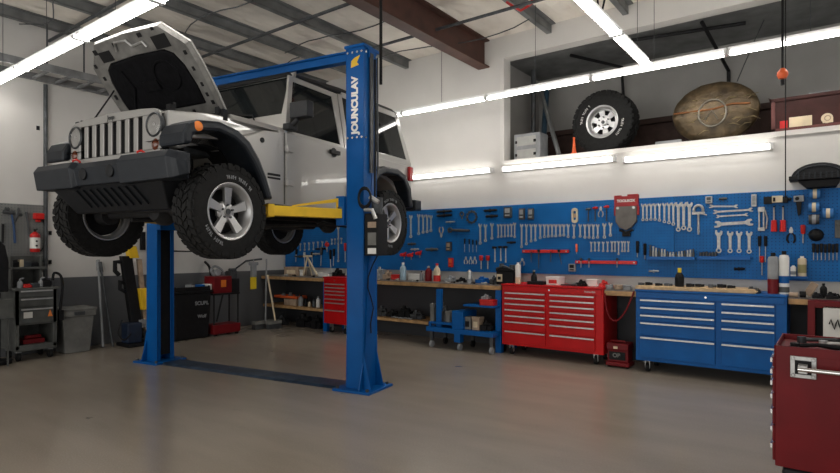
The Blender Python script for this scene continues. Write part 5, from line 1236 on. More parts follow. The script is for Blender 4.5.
# under the left bench
sh1 = SZ1
X0, X1 = onY(274, 250, 7.2)[0], onY(297, 250, 7.2)[0]; zz = onY(285, 296.5, 7.2)[2]
crate(284, 296, 6.2, .2, 7.2, sh1, TAN, 'tan box on the lower shelf under the orange tray', 'cardboard_box')
zt3 = sh1+6.2*K(290, 7.2)+.006
loc = ((X0+X1)/2, 7.33, zt3); 
m = MB().box(X0, X1, 7.2, 7.46, zt3, zt3+.012).box(X0, X1, 7.2, 7.21, zt3, zt3+.055).box(X0, X1, 7.45, 7.46, zt3, zt3+.055).box(X0, X0+.01, 7.2, 7.46, zt3, zt3+.055).box(X1-.01, X1, 7.2, 7.46, zt3, zt3+.055)
one(m, 'parts_tray', ORG, 'orange parts tray on the lower shelf of the left bench', 'tray')
for i, (fx, h) in enumerate([(.2, .09), (.5, .11), (.8, .08)]):
    x = X0+(X1-X0)*fx; m = MB().cyl((x-.05, 7.33, zt3+.04), (x+.05, 7.33, zt3+.04), .027, 12).box(x-.02, x+.02, 7.31, 7.35, zt3+.013, zt3+h); one(m, 'metal_part', [GREYM, STEEL, DSTEEL][i], ['left grey', 'middle bright', 'right dark'][i]+' metal part lying in the orange tray', 'part', 'parts in the orange tray')
for i, (px, w_, h, mm, lab) in enumerate([(301, 5, 11, GREYM, 'grey bottle on the lower shelf, nearest the orange tray'), (306, 3.5, 7, BLK, 'small black bottle on the lower shelf of the left bench'), (309.5, 3, 6, CREAM, 'small cream bottle on the lower shelf of the left bench'), (314, 4, 9, DSTEEL, 'dark bottle on the lower shelf by the white jug'), (318.3, 4.5, 11, WHT, 'white jug on the lower shelf beside the blue bench leg')]):
    bottle(px, h, w_, 7.25, sh1, mm, GREYM if mm is WHT else BLK, lab)
for i, (a, b2, lab) in enumerate([(296, 310, 'dark machine part on the floor under the left bench'), (311, 319, 'dark box-like part on the floor by the blue bench leg')]):
    lump(a, b2, 13, 7.2, 0, BLK, lab, 'machine_part', 'machine part', 20+i)
lump(262+14, 284, 9, 7.2, 0, DSTEEL, 'dark metal part on the floor under the orange tray', 'machine_part', 'machine part', 25)
# right of column on lower shelf
for i, (a, b2, h, mm, lab) in enumerate([(376, 385, 10, DSTEEL, 'dark metal bracket on the lower shelf beside the lift column'), (386, 397, 7, BLK, 'black tool case on the lower shelf, second from the lift column'), (398, 409, 12, BLK, 'tall black machine on the middle of the lower shelf'), (410, 421, 9, DSTEEL, 'dark grey pump on the lower shelf left of the rolling cart')]):
    lump(a, b2, h, 7.2, SZ2, mm, lab, ['bracket', 'tool_case', 'machine', 'pump'][i], ['bracket', 'case', 'machine', 'pump'][i], 30+i)
m = MB(); xq = onY(392, 250, 7.14)[0]; m.path([(xq+.04*i, 7.13+.02*sin(i), SZ2+.012+.01*(i % 2)) for i in range(12)], .010, 6); one(m, 'air_hose', GREYM, 'pale hose lying along the front of the lower shelf', 'hose')
# on the blue cart
zc0 = zt+.036
def cbx(a, b2, z, h, mm, lab, nm='container', cat='container', m1=None, d=.14, Y=6.96): return crate(a, b2, h, d, Y, z, mm, lab, nm, cat, m1)
cbx(430, 433.6, zt+.111, 17, GREYL, 'tall pale grey container on the left of the blue cart')
cbx(445.5, 449.5, zt+.111, 11, GREYL, 'narrow pale container on the blue cart beside the battery box')
lump(438.8, 445, 19, 6.98, zt+.111, DSTEEL, 'dark grease pump on the blue cart between the pale containers', 'grease_pump', 'pump', 41)
cbx(464, 470.5, zc0, 12.5, GREYL, 'pale tub with a dark band on the lower tray of the cart', m1=BLK)
cbx(472, 479, zc0, 13, TAN, 'tan tub on the lower tray of the cart', m1=CREAM)
lump(480, 491, 10, 6.96, zc0, BLK, 'black pump on the lower tray of the cart', 'pump', 'pump', 42)
crate(479.5, 492.5, 5.6, .2, 6.94, zs+.006, REDH, 'small red case on the upper shelf of the blue cart', 'tool_case', 'case')
lump(481, 487, 5, 6.98, zs+.006+5.8*K(485, 6.94), GREYM, 'small grey part on top of the red case', 'metal_part', 'part', 43)

# red air hose loop, red jerry unit between cabinets
xh0, xh1 = rc1+.02, bc0-.03; zz0 = BT-.075
pts = [(xh0+.0, 7.05, .93), (xh0+.02, 7.02, .80), (xh0+.06, 7.01, .66), (xh0+.12, 7.0, .60), (xh0+.19, 7.0, .62), (xh0+.27, 7.01, .73), (xh1-.02, 7.03, .90), (xh1, 7.05, .97)]
def smooth(pts, n=4):
    out = []; P_ = [Vector(p) for p in pts]
    for i in range(len(P_)-1):
        a = P_[max(0, i-1)]; b = P_[i]; c = P_[i+1]; d = P_[min(len(P_)-1, i+2)]
        for j in range(n):
            t = j/n; out.append(.5*((2*b)+(c-a)*t+(2*a-5*b+4*c-d)*t*t+(3*b-a-3*c+d)*t**3))
    return out+[P_[-1]]
one(MB().path(smooth(pts), .011, 8), 'air_hose', DRED, 'red air hose looping between the red and blue cabinets', 'hose')
g0, g1 = onY(605.5, 350, 7.06)[0], onY(629, 350, 7.06)[0]; hgt = 1.48-(342-250)*K(617, 7.06); loc = ((g0+g1)/2, 7.18, 0)
t = thing('battery_charger', 'dark red wheeled charger on the floor between red and blue cabinets', 'charger', loc)
MB().box(g0, g1, 7.06, 7.3, .02, .07).box(g0+.015, g1-.015, 7.08, 7.28, .07, .22).box(g0+.01, g1-.01, 7.06, 7.3, .22, .31).build('case', DRED, t, .012, loc)
MB().box(g0+.04, g1-.05, 7.068, 7.08, .10, .20).build('front_panel', BLK, t, .004, loc)
text_part('lettering', 'OB', .07, GREYL, t, (-.01, 7.066-loc[1], .155), (R(90), 0, 0), .001, bold=.003)
MB().path([(g0+.05, 7.1, .31), (g0+.06, 7.1, .335), (g1-.06, 7.1, .335), (g1-.05, 7.1, .31)], .012, 8).build('handle', DRED, t, 0, loc)
MB().box(g0+.10, g0+.15, 7.055, 7.062, .24, .27).build('gauge', CREAM, t, 0, loc)
for cx in (g0+.03, g1-.03): MB().cyl((cx-.012, 7.1, .025), (cx+.012, 7.1, .025), .025, 14).build('wheel', RUB, t, 0, loc)

# ================================================================ STORAGE RECESS
FZ = OZ0+.001
# spare tyre
spx, sY = 602, 7.88
sx_ = onY(spx, 250, sY)[0]; sr = 31.5*K(spx, sY)
t = thing('spare_wheel', 'spare off-road wheel with a chrome six-hole rim, stood in the storage recess', 'wheel', (sx_, sY+.14, FZ), -pi/2-.06)
t_, m_, l_, bk_, k_ = wheel_meshes(sr, .27, sr*.50, 6, spare=True)
tt = t_.build('tire', RUB, t, auto=30); tt.location = (0, 0, sr*1.0); m_.build('rim', RIM, tt, .002, auto=30); l_.build('lug_nuts', DSTEEL, tt); bk_.build('hub_back', BLK, tt); k_.build('sidewall_lettering', WHT, tt); tt.rotation_euler = (.5, 0, 0)
# foil-wrapped disc
Yd = 7.92; xc_ = onY(713.5, 110.5, Yd)[0]; rx = 39.5*K(715, Yd); rz = 30.5*K(715, Yd)
loc = (xc_, Yd+.06, FZ); t = thing('wrapped_disc', 'large oval disc wrapped in bronze foil with a ring emblem, leaning in the recess', 'disc', loc)
m = MB(); N_ = 40; rings = []
for (s_, yy) in [(1.0, .06), (1.0, .02), (.97, -.01), (.8, -.035), (.55, -.05), (.25, -.055)]:
    rings.append([(rx*s_*cos(2*pi*i/N_)+.0, yy+.012*sin(i*2.3+s_*9), rz*(1+s_*sin(2*pi*i/N_))) for i in range(N_)])
vs = [p for r_ in rings for p in r_]; fs = [(a*N_+i, a*N_+(i+1) % N_, (a+1)*N_+(i+1) % N_, (a+1)*N_+i) for a in range(5) for i in range(N_)]
fs += [tuple(range(N_))[::-1], tuple(range(5*N_, 6*N_))]
m.add(vs, fs, 0, True); m.build('foil_face', GOLD, t, auto=60)
m = MB().path([(rx*.17+.0-.10+.16*cos(2*pi*i/24), -.065, rz*.95+.17*sin(2*pi*i/24)) for i in range(24)], .012, 8, closed=True).path([(-.10, -.07, rz*.75), (-.02, -.07, rz*1.05), (.05, -.07, rz*.72)], .009, 6)
m.build('ring_emblem', mat('emblem_grey', (.30, .28, .24), .4, metal=.5, noise=.2), t)
MB().path([(-rx*.95, -.03, rz*1.10), (-rx*.4, -.058, rz*1.08), (0, -.068, rz*1.07), (rx*.4, -.058, rz*1.17), (rx*.8, -.04, rz*1.12)], .011, 6).build('copper_seam', mat('copper', (.42, .17, .07), .35, metal=.6, noise=.3), t)
m = MB()
rnd = random.Random(3)
for i in range(26):
    a = rnd.uniform(0, 2*pi); q = rnd.uniform(.2, .9); x0_, z0_ = rx*q*cos(a), rz*(1+q*sin(a)*.9); 
    if z0_ > rz*1.5: continue
    d = rnd.uniform(-.6, .6)
    m.path([(x0_, -.058+.03*q*q, z0_), (x0_+.07*cos(d), -.062+.03*q*q, z0_+.05*sin(d)+.02), (x0_+.15*cos(d), -.058+.03*q*q, z0_+.10*sin(d))], [.003, .008, .003], 5)
m.each('foil_crease', mat('crease_foil', (.30, .24, .14), .35, metal=.6, noise=.5), t)
one(MB().path([(xc_+.25, Yd+.1, FZ+2*rz-.03), (xc_+.42, Yd+.4, 4.2), (xc_+.5, Yd+.6, 4.49)], .006, 6), 'hanging_wire', DSTEEL, 'thin wire running up from the foil disc to the recess ceiling', 'wire')
# letters board by the disc
xw0, xw1 = onY(656, 250, 7.8)[0], onY(686, 250, 7.8)[0]
one(MB().box(xw0, xw1-.05, 7.76, 7.80, FZ, FZ+.05), 'name_strip', GREYM, 'thin grey strip standing between the spare wheel and the foil disc', 'strip')
# maroon steel box
x0_, x1_ = onY(771, 250, 7.68)[0], onY(860, 250, 7.68)[0]; z1_ = 1.48+(250-97.5)*K(790, 7.68); loc = ((x0_+x1_)/2, 7.9, FZ)
t = thing('storage_box', 'maroon steel trunk at the right end of the storage recess, labels on its front', 'trunk', loc)
MB().box(x0_, x1_, 7.70, 8.15, FZ, z1_).build('body', MAROON, t, .008, loc)
MB().prism([(x0_-.03, 7.68, z1_+.03), (x0_+.03, 7.68, z1_-.03), (x1_, 7.68, z1_-.03), (x1_, 7.68, z1_+.01), (x0_, 7.68, z1_+.01)], (0, .5, 0)).build('lid', MAROON, t, .004, loc)
MB().box(x0_, x0_+.04, 7.69, 7.70, FZ, z1_-.03).box(x0_, x1_, 7.69, 7.70, FZ, FZ+.035).build('edge_trim', mat('maroon_edge', (.12, .035, .03), .4, noise=.2), t, 0, loc)
def onbox(px, py): p = onY(px, py, 7.69); return p[0], p[2]
a = onbox(789, 128); b2 = onbox(812, 114)
MB().box(a[0], b2[0], 7.695, 7.70, a[1], b2[1]-.01).build('paper_label', CREAM, t, 0, loc)
MB().box(a[0]-.09, a[0]-.015, 7.69, 7.70, a[1]+.0, a[1]+.09).build('red_sticker', REDH, t, .003, loc)
c_ = onbox(827, 118); MB().cyl((c_[0], 7.70, c_[1]), (c_[0], 7.692, c_[1]), .055, 20).box(c_[0]-.04, c_[0]+.055, 7.693, 7.70, c_[1]-.05, c_[1]).build('round_sticker', CREAM, t, 0, loc)
MB().lathe([(.032, 0), (.022, 0), (.022, .002), (.032, .002), (.032, 0)], (c_[0]+.005, 7.692, c_[1]), (0, -1, 0), 18).build('sticker_ring', TAN, t, 0, loc)
for i, px in enumerate((812, 819, 827)):
    x = onY(px, 250, 7.8)[0]; one(MB().cyl((x, 7.8, z1_+.011), (x, 7.8, z1_+.04), .02, 12).box(x-.03, x+.03, 7.79, 7.81, z1_+.04, z1_+.052), 'metal_fitting', GREYM, ('left', 'middle', 'right')[i]+' small grey fitting on top of the maroon trunk', 'fitting', 'fittings on the maroon trunk')
# grey equipment case, leaning pipes, orange bottle
Yg = 7.85; a0_, a1_ = onY(514, 250, Yg)[0], onY(540, 250, Yg)[0]; hh = 27*K(527, Yg); loc = ((a0_+a1_)/2, Yg+.1, FZ)
t = thing('equipment_case', 'grey metal case with two latched panels in the left corner of the recess', 'case', loc)
MB().box(a0_, a1_, Yg, Yg+.3, FZ, FZ+hh).build('body', GREYM, t, .01, loc)
for q in (0, 1):
    z0_ = FZ+.03+q*hh*.48; p_ = MB().box(a0_+.05, a1_-.07, Yg-.012, Yg-.001, z0_, z0_+hh*.34).build('panel', mat('case_pale', (.36, .36, .34), .5, noise=.1), t, .004, loc)
    MB().box(a0_+.03, a0_+.06, Yg-.022, Yg-.012, z0_+hh*.1, z0_+hh*.2).box(a1_-.10, a1_-.06, Yg-.022, Yg-.012, z0_+hh*.1, z0_+hh*.2).build('latch', BLK, p_, .002, loc)
for i, (px, w_) in enumerate([(515, 0), (517, 0)]): pass
one(MB().path([(onY(549, 250, 8.5)[0]-.35, 8.9, 4.3), (onY(556, 250, 7.95)[0]+.05, 7.95, FZ+.04)], .035, 10), 'steel_tube', PURL, 'grey steel tube leaning in the left of the recess', 'tube')
one(MB().path([(onY(535, 250, 8.2)[0]-.1, 8.9, 4.3), (onY(542, 250, 8.45)[0], 8.45, FZ+.05)], .045, 10), 'blue_tube', mat('dull_blue', (.02, .05, .08), .5, noise=.2), 'dull blue tube leaning behind the grey case', 'tube')
one(MB().path([(OX+.1, 8.6, FZ+.02), (OX+.1, 8.6, 4.49)], .04, 10), 'recess_post', DSTEEL, 'dark vertical post at the left end of the recess', 'post')
k = K(573, 7.8); x = onY(573.5, 250, 7.8)[0]
one(MB().lathe([(.0001, 0), (3.4*k, 0), (3.4*k, .02), (2.2*k, .04), (1.6*k, 8*k), (1.0*k, 15*k), (1.2*k, 17.5*k), (.0001, 18*k)], (x, 7.82, FZ), (0, 0, 1), 18), 'safety_cone', ORG, 'slim orange cone left of the spare wheel', 'cone')
# conduits in the recess
for i, (pts_, lab) in enumerate([([(-3.2, 8.2, 4.46), (-2.7, 9.1, 4.42), (-2.7, 9.2, 3.9)], 'bent dark pipe under the recess ceiling, left'), ([(-2.3, 7.95, 4.40), (-.9, 8.4, 4.46)], 'dark pipe crossing under the recess ceiling'), ([(-1.35, 8.0, 4.45), (-1.2, 9.2, 4.1), (-1.2, 9.22, 3.6)], 'dark pipe dropping down the recess back wall')]):
    one(MB().path(pts_, .025, 8), 'recess_pipe', BLK, lab, 'pipe', 'pipes in the recess')

# emergency pendant and pull cords
Xp = onY(782.5, 250, 6.6)[0]; zp = onY(782.5, 75, 6.6)[2]; loc = (Xp, 6.6, zp-.05)
t = thing('pendant_switch', 'orange pendant switch hanging on a black cable at upper right', 'switch', loc)
MB().path([(Xp, 6.6, CZ-.002), (Xp, 6.6, zp+.06)], .012, 6).build('cable', BLK, t, 0, loc)
MB().lathe([(.0001, .07), (.02, .065), (.045, .03), (.05, .0), (.035, -.035), (.0001, -.04)], (Xp, 6.6, zp), (0, 0, 1), 18).build('switch_body', ORG, t, 0, loc)
MB().cyl((Xp, 6.6, zp-.10), (Xp, 6.6, zp-.045), .018, 12).build('button', BLK, t, 0, loc)
Xc = onY(785.5, 250, 6.9)[0]; zc1 = onY(785, 196, 6.9)[2]
one(MB().path([(Xc, 6.9, CZ-.002), (Xc, 6.9, zc1)], .006, 6).cyl((Xc, 6.9, zc1-.03), (Xc, 6.9, zc1), .012, 10), 'pull_cord', BLK, 'thin black pull cord hanging right of the orange switch, down to the board', 'cord')
for i, (px, Y, py, lab) in enumerate([(679, 6.0, 10, 'black lead')]): pass
one(MB().path([(-2.05, 6.2, CZ-.002), (-2.02, 6.2, 4.3), (-2.10, 6.25, 4.05), (-2.14, 6.3, 4.35), (-2.2, 6.3, CZ-.002)], .012, 6), 'looped_cable', BLK, 'black cable looping down from the ceiling left of the right lamp row', 'cable')

# ================================================================ LEFT WALL AREA
def ly(px, X): return onX(px, 250, X)[1]
def lz(px, py, X): return onX(px, py, X)[2]
# grey pegboard
PX = WL+.03; y0_, y1_ = ly(-14, PX), ly(44.5, PX); zt4, zb4 = lz(20, 204, PX), lz(20, 262, PX)
one(MB().box(WL+.001, PX, y0_, y1_, zb4, zt4), 'pegboard', PEGG, 'grey pegboard on the left wall above the grey tool cart', 'pegboard')
# tools on it
k = 7.9/555
def lp(px, py, X=PX+.02): p = onX(px, py, X); return Vector(p)
one(MB().path([lp(3, 211.5), lp(14, 213)], [.025, .03], 8, 0).path([lp(11.5, 213.5), lp(14, 228), lp(15, 243)], [.012, .014, .017], 8, 1).path([lp(5, 209), lp(9, 210)], .03, 8, 0), 'long_hammer', [DSTEEL, mat('handle_blue', (.02, .06, .16), .5, noise=.1)], 'long hammer with a blue handle on the grey pegboard', 'hammer')
one(MB().path([lp(16.5, 217), lp(18, 211), lp(18.5, 208)], .014, 8).path([lp(15.2, 221), lp(16.5, 217), lp(20, 213.5), lp(22, 216)], .016, 8).path([lp(13, 225), lp(16.5, 217)], .012, 8), 'bolt_cutter', DSTEEL, 'dark bolt cutter beside the blue-handled hammer', 'tool')
one(MB().path([lp(26.5, 212), lp(28, 223), lp(29.5, 236)], [.02, .013, .012], 8), 'pipe_wrench', DSTEEL, 'slim dark wrench bar on the grey pegboard near the red case', 'wrench')
one(MB().path([lp(3, 224), lp(2.5, 243)], [.016, .014], 8), 'pry_bar', BLK, 'short black pry bar at the left of the grey pegboard', 'bar')
a = lp(33, 222); b2 = lp(43, 213.5)
one(MB().box(PX, PX+.08, a.y, b2.y, a.z+.04, b2.z).box(PX, PX+.05, a.y+.03, b2.y-.03, a.z, a.z+.038), 'hose_reel_case', REDH, 'red case on the grey pegboard above the extinguisher', 'case', bevel=.012)
one(MB().path(smooth([lp(43, 220), lp(45.5, 232), lp(45, 243), lp(41.5, 250), lp(38, 251)]), .008, 6), 'thin_cable', BLK, 'thin black cable curving past the extinguisher', 'cable')
# extinguisher
X = PX+.065; yc_ = ly(35, X); zlo, zhi = lz(35, 252, X), lz(35, 234, X)
loc = (X, yc_, zlo); t = thing('fire_extinguisher', 'small red and white fire extinguisher on the grey pegboard', 'fire extinguisher', loc)
MB().lathe([(.0001, 0), (.055, 0), (.062, .02), (.062, (zhi-zlo)*.95), (.05, zhi-zlo), (.02, zhi-zlo+.03), (.0001, zhi-zlo+.03)], loc, (0, 0, 1), 22).build('cylinder', REDH, t, 0, loc)
MB().lathe([(.0635, .05), (.0635, (zhi-zlo)*.8)], loc, (0, 0, 1), 22).build('label', WHT, t, 0, loc)
MB().cyl((X, yc_, zhi+.03), (X, yc_, zhi+.07), .015).box(X-.02, X+.07, yc_-.01, yc_+.01, zhi+.06, zhi+.075).build('valve', BLK, t, 0, loc)
for q in (.35, .6): MB().cyl((X+.060, yc_, zlo+(zhi-zlo)*q), (X+.066, yc_, zlo+(zhi-zlo)*q), .014, 10).build('emblem', BLK, t, 0, loc)
# grey tool cart
XF = -8.62; y0_, y1_ = ly(15, XF), ly(57, XF); zt5 = lz(40, 287.5, XF); loc = ((XF-.22), (y0_+y1_)/2, 0)
t = thing('grey_tool_cart', 'grey tool cart with drawers and an open lower bay, against the left wall', 'tool cart', loc)
xb_ = WL+.06
zc5 = lz(40, 325, XF); zd5 = lz(40, 345, XF)
MB().box(xb_, XF, y0_, y1_, lz(40, 348, XF)-.02, lz(40, 348, XF)+.06).box(xb_, XF, y0_, y0_+.05, .15, zt5-.03).box(xb_, XF, y1_-.05, y1_, .15, zt5-.03).box(xb_, xb_+.02, y0_, y1_, .15, zt5-.03).box(xb_, XF, y0_, y1_, lz(40, 324, XF), zt5-.03).box(xb_-.0, XF+.02, y0_-.03, y1_+.03, zt5-.03, zt5).build('body', GREY, t, .006, loc)
for pa, pb in ((289, 296), (297, 305.5), (307, 322)):
    d = MB().box(XF+.001, XF+.018, y0_+.05, y1_-.05, lz(40, pb, XF), lz(40, pa, XF)).build('drawer', GREY, t, .003, loc)
    MB().box(XF+.018, XF+.032, y0_+.06, y1_-.06, lz(40, pa, XF)-.03, lz(40, pa, XF)-.012).build('drawer_handle', STEEL, d, 0, loc)
MB().box(XF+.019, XF+.022, ly(23, XF), ly(32, XF), lz(28, 318, XF), lz(28, 312, XF)).build('white_label', WHT, t, 0, loc)
MB().prism([(XF+.02, ly(47, XF), lz(50, 316, XF)), (XF+.02, ly(52, XF), lz(50, 316, XF)), (XF+.02, ly(49.5, XF), lz(50, 309, XF))], (.003, 0, 0)).build('warning_sign', AMB, t, 0, loc)
for y in (y0_+.06, y1_-.06):
    for x in (XF-.08, xb_+.1): MB().cyl((x, y-.02, .055), (x, y+.02, .055), .055, 16, 1).box(x-.03, x+.03, y-.03, y+.03, .11, .15).build('caster', [GREYM, RUB], t, 0, loc)
# hutch
zh5 = lz(30, 256, -8.85)
MB().box(xb_, xb_+.03, y0_+.02, y1_-.10, zt5+.0, zh5).box(xb_, -8.8, y0_+.02, y1_-.06, zh5-.18, zh5-.15).box(xb_, -8.85, y0_+.02, y0_+.05, zt5, zh5).box(xb_, -8.85, y1_-.13, y1_-.10, zt5, zh5).build('upper_shelf', GREY, t, .004, loc)
hz5 = zh5-.149
one(MB().box(-8.95, -8.87, ly(19, -8.9), ly(23, -8.9), hz5, hz5+.10), 'small_box', CREAM, 'small cream box on the shelf of the grey tool cart', 'box', bevel=.004)
for i, (px, mm, h) in enumerate([(14, BLK, .07), (27, DSTEEL, .06), (34, BLK, .05)]):
    y = ly(px, -8.9); one(MB().box(-8.97, -8.87, y-.05, y+.05, hz5, hz5+h).cyl((-8.9, y-.04, hz5+h), (-8.9, y+.04, hz5+h), .02, 10), 'shelf_part', mm, ('black part left of the cream box on the cart shelf', 'dark part right of the cream box on the cart shelf', 'black part at the right end of the cart shelf')[i], 'part', bevel=.004)
for i, (px, mm, h, lab) in enumerate([(20, GREYM, .12, 'pale bottle-like can on top of the grey tool cart, left'), (27, REDH, .035, 'red rag folded on the grey tool cart top'), (34, DSTEEL, .05, 'dark socket tray on the grey tool cart top'), (41, GREYM, .12, 'grey spray head at the right of the grey tool cart top'), (46, BLK, .08, 'black grip tool on the grey tool cart top')]):
    y = ly(px, -8.74); m = MB()
    if h > .1: m.lathe([(.0001, 0), (.035, 0), (.033, h*.6), (.012, h*.8), (.012, h), (.0001, h)], (-8.74, y, zt5+.001), (0, 0, 1), 14).path([(-8.74, y, zt5+h), (-8.70, y+.03, zt5+h+.01)], .012, 6)
    else: m.box(-8.80, -8.68, y-.05, y+.05, zt5+.001, zt5+h).cyl((-8.74, y-.05, zt5+h), (-8.74, y+.05, zt5+h), .015, 10)
    one(m, ['spray_can', 'rag', 'socket_tray', 'sprayer', 'grip_tool'][i], mm, lab, ['can', 'rag', 'tray', 'spray head', 'tool'][i], bevel=.004)
one(MB().path(smooth([(-8.66, y1_+.05, .62), (-8.64, y1_+.075, .95), (-8.66, y1_+.06, 1.12), (-8.66, y1_-.02, 1.16), (-8.66, y1_-.04, 1.06)]), .018, 8).box(-8.69, -8.63, y1_+.031, y1_+.09, .5, .64), 'air_gun', BLK, 'black curved air gun hooked on the right side of the grey tool cart', 'tool')
one(MB().box(-8.95, -8.70, y0_+.12, y1_-.12, lz(40, 348, XF)+.061, lz(40, 348, XF)+.12).cyl((-8.75, y0_+.15, lz(40, 348, XF)+.15), (-8.75, y1_-.15, lz(40, 348, XF)+.15), .025, 10), 'tool_tray', DRED, 'dark red tray inside the lower bay of the grey tool cart', 'tray', bevel=.005)
# padded black seat back & side box at the left frame edge
y = ly(3, -8.5)
one(MB().prism([(-8.62, ly(-6, -8.6), lz(0, 292, -8.6)), (-8.62, ly(9, -8.6), lz(9, 292, -8.6)), (-8.62, ly(9.5, -8.6), lz(9, 262, -8.6)), (-8.62, ly(6, -8.6), lz(6, 246, -8.6)), (-8.62, ly(0, -8.6), lz(0, 240, -8.6)), (-8.62, ly(-8, -8.6), lz(0, 240, -8.6))], (-.12, 0, 0)).path([(-8.68, ly(0, -8.6), lz(0, 293, -8.6)), (-8.68, ly(0, -8.6), .05)], .03, 8).cyl((-8.68, ly(0, -8.6), 0), (-8.68, ly(0, -8.6), .05), .16, 20),
    'shop_chair', BLK, 'black padded chair back at the left edge of the photo', 'chair', bevel=.02)
one(MB().box(-8.55, -8.3, ly(-6, -8.4), ly(11, -8.4), lz(5, 318, -8.4), lz(5, 299, -8.4)).box(-8.45, -8.40, ly(-4, -8.4), ly(-3, -8.4), 0, lz(5, 318, -8.4)).box(-8.45, -8.40, ly(8, -8.4), ly(9, -8.4), 0, lz(5, 318, -8.4)), 'side_cabinet', GREY, 'grey box on legs standing left of the grey tool cart', 'cabinet', bevel=.008)
# waste bin
XB = -8.70; y0_, y1_ = ly(62, XB), ly(95, XB); zt6 = lz(78, 308, XB); loc = (XB-.2, (y0_+y1_)/2, 0)
t = thing('waste_bin', 'grey rectangular lidded waste bin between tool cart and leaning poles', 'bin', loc)
def tapered(x0, x1, ya, yb2, z0, z1, e): return MB().add([(x0+e, ya+e, z0), (x1-e, ya+e, z0), (x1-e, yb2-e, z0), (x0+e, yb2-e, z0), (x0, ya, z1), (x1, ya, z1), (x1, yb2, z1), (x0, yb2, z1)], [(0, 3, 2, 1), (4, 5, 6, 7), (0, 1, 5, 4), (1, 2, 6, 5), (2, 3, 7, 6), (3, 0, 4, 7)])
tapered(XB-.40, XB, y0_+.01, y1_-.01, 0, zt6-.12, .04).build('bin_body', GREYL, t, .012, loc)
tapered(XB-.42, XB+.02, y0_-.01, y1_+.01, zt6-.12, zt6-.03, .0).box(XB-.43, XB+.03, y0_-.02, y1_+.02, zt6-.03, zt6).build('lid', GREYL, t, .008, loc)
MB().box(XB+.021, XB+.035, (y0_+y1_)/2-.07, (y0_+y1_)/2+.07, zt6-.10, zt6-.05).build('handle_slot', DSTEEL, t, .004, loc)
# leaning poles
for pa, pb, mm, r, lab in [((98, 260), (103, 343), GREYM, .018, 'pale metal pole leaning on the left wall, nearest the bin'), ((100, 262), (113, 341), DSTEEL, .016, 'dark pole leaning across beside the pale pole')]:
    q_ = .09 if mm is DSTEEL else 0; a = Vector(onX(*pa, WL+.03+q_)); b2 = Vector(onX(pb[0], 250, -8.85+q_)); b2.z = r
    one(MB().path([a, b2], r, 8).path([a, a+(b2-a)*.12], r*1.7, 8), 'leaning_pole', mm, lab, 'pole')
# jack / engine stand leaning in dark
XJ = -8.8
def jp(px, py, X=XJ): return Vector(onX(px, py, X))
base = Vector(onX(132, 250, XJ)); loc = (XJ, base.y, 0)
t = thing('transmission_jack', 'tall black and yellow jack standing by the left wall behind the lift column', 'jack', loc)
def jbox(pa, pb, wd, m0, nm, dep_=.10):
    a, b2 = jp(*pa), jp(*pb); a.z = max(a.z, .03); b2.z = max(b2.z, .03)
    return MB().prism([(XJ, a.y-wd/2, a.z), (XJ, a.y+wd/2, a.z), (XJ, b2.y+wd/2, b2.z), (XJ, b2.y-wd/2, b2.z)], (dep_, 0, 0)).build(nm, m0, t, .01, loc)
jbox((124, 256), (136, 338), .16, BLK, 'mast'); jbox((128, 246), (131, 258), .14, YEL, 'yellow_cap', .13)
jbox((138, 259), (145, 330), .07, TAN, 'tan_rail', .06); jbox((139.5, 288), (142.5, 309), .16, YEL, 'yellow_panel', .16)
jbox((139, 319), (141, 327), .12, GREYM, 'grey_plate', .12)
MB().box(XJ, XJ+.2, jp(121, 330).y, jp(136, 330).y, .05, jp(128, 322).z).build('pump_body', mat('navy', (.01, .02, .045), .5, noise=.3), t, .02, loc)
MB().path([jp(122, 262, XJ+.05), jp(115, 262, XJ+.05), jp(115, 271, XJ+.05), jp(119, 275, XJ+.05)], .035, 8).path([jp(124, 283, XJ+.05), jp(120, 281, XJ+.05), jp(120, 289, XJ+.05), jp(126, 292, XJ+.05)], .03, 8).build('hook', BLK, t, 0, loc)
MB().box(XJ-.1, XJ+.3, jp(119, 330).y, jp(146, 330).y, 0, .05).build('base', BLK, t, .01, loc)
MB().path(smooth([jp(122, 320, XJ+.22), jp(118, 333, XJ+.25), jp(124, 340, XJ+.3), jp(131, 334, XJ+.25)]), .012, 6).build('hose', BLK, t, 0, loc)
one(MB().box(WL, WL+.05, ly(139.5, WL)-.0, ly(144, WL), lz(142, 250, WL), lz(142, 232, WL)), 'wall_box', BLK, 'small dark box on the left wall beside the far lift column', 'box', bevel=.004)
# black drum bin
yb5, xb5 = 5.22, -8.62; hb = 1.0
yy0, yy1 = ly(174, -8.45), ly(211.5, -8.45); hb = lz(195, 293, -8.45); loc = (-8.72, (yy0+yy1)/2, 0)
t = thing('black_bin', 'large black bin with pale logos and a tray on top, behind the lift', 'bin', loc)
tapered(-9.0, -8.45, yy0, yy1, 0, hb, .03).build('bin_body', BLK, t, .03, loc)
MB().box(-9.02, -8.43, yy0-.02, yy1+.02, hb, hb+.03).box(-9.0, -8.46, yy0+.02, yy0+.04, hb+.03, hb+.11).box(-9.0, -8.46, yy1-.04, yy1-.02, hb+.03, hb+.11).box(-8.48, -8.46, yy0+.02, yy1-.02, hb+.03, hb+.10).build('tray_lid', BLK, t, .006, loc)
for py, bd in ((303, 'SCUBL'), (316, 'Wolf')):
    text_part('lettering', bd, .085 if py == 303 else .075, GREYM, t, (-8.446-loc[0]+.004, ly(202, -8.44)-loc[1], lz(204, py, -8.44)), (R(90), 0, R(90)), .001, bold=.003)
for i, (px, mm, lab) in enumerate([(186, GREYM, 'grey packet in the tray on the black bin, left'), (196, BLUE, 'blue packet in the tray on the black bin, middle'), (203, WHT, 'white packet in the tray on the black bin, right')]):
    y = ly(px, -8.7); one(MB().box(-8.66, -8.50, y-.045, y+.045, hb+.031, hb+.13), 'packet', mm, lab, 'packet', 'packets on the black bin', .006)
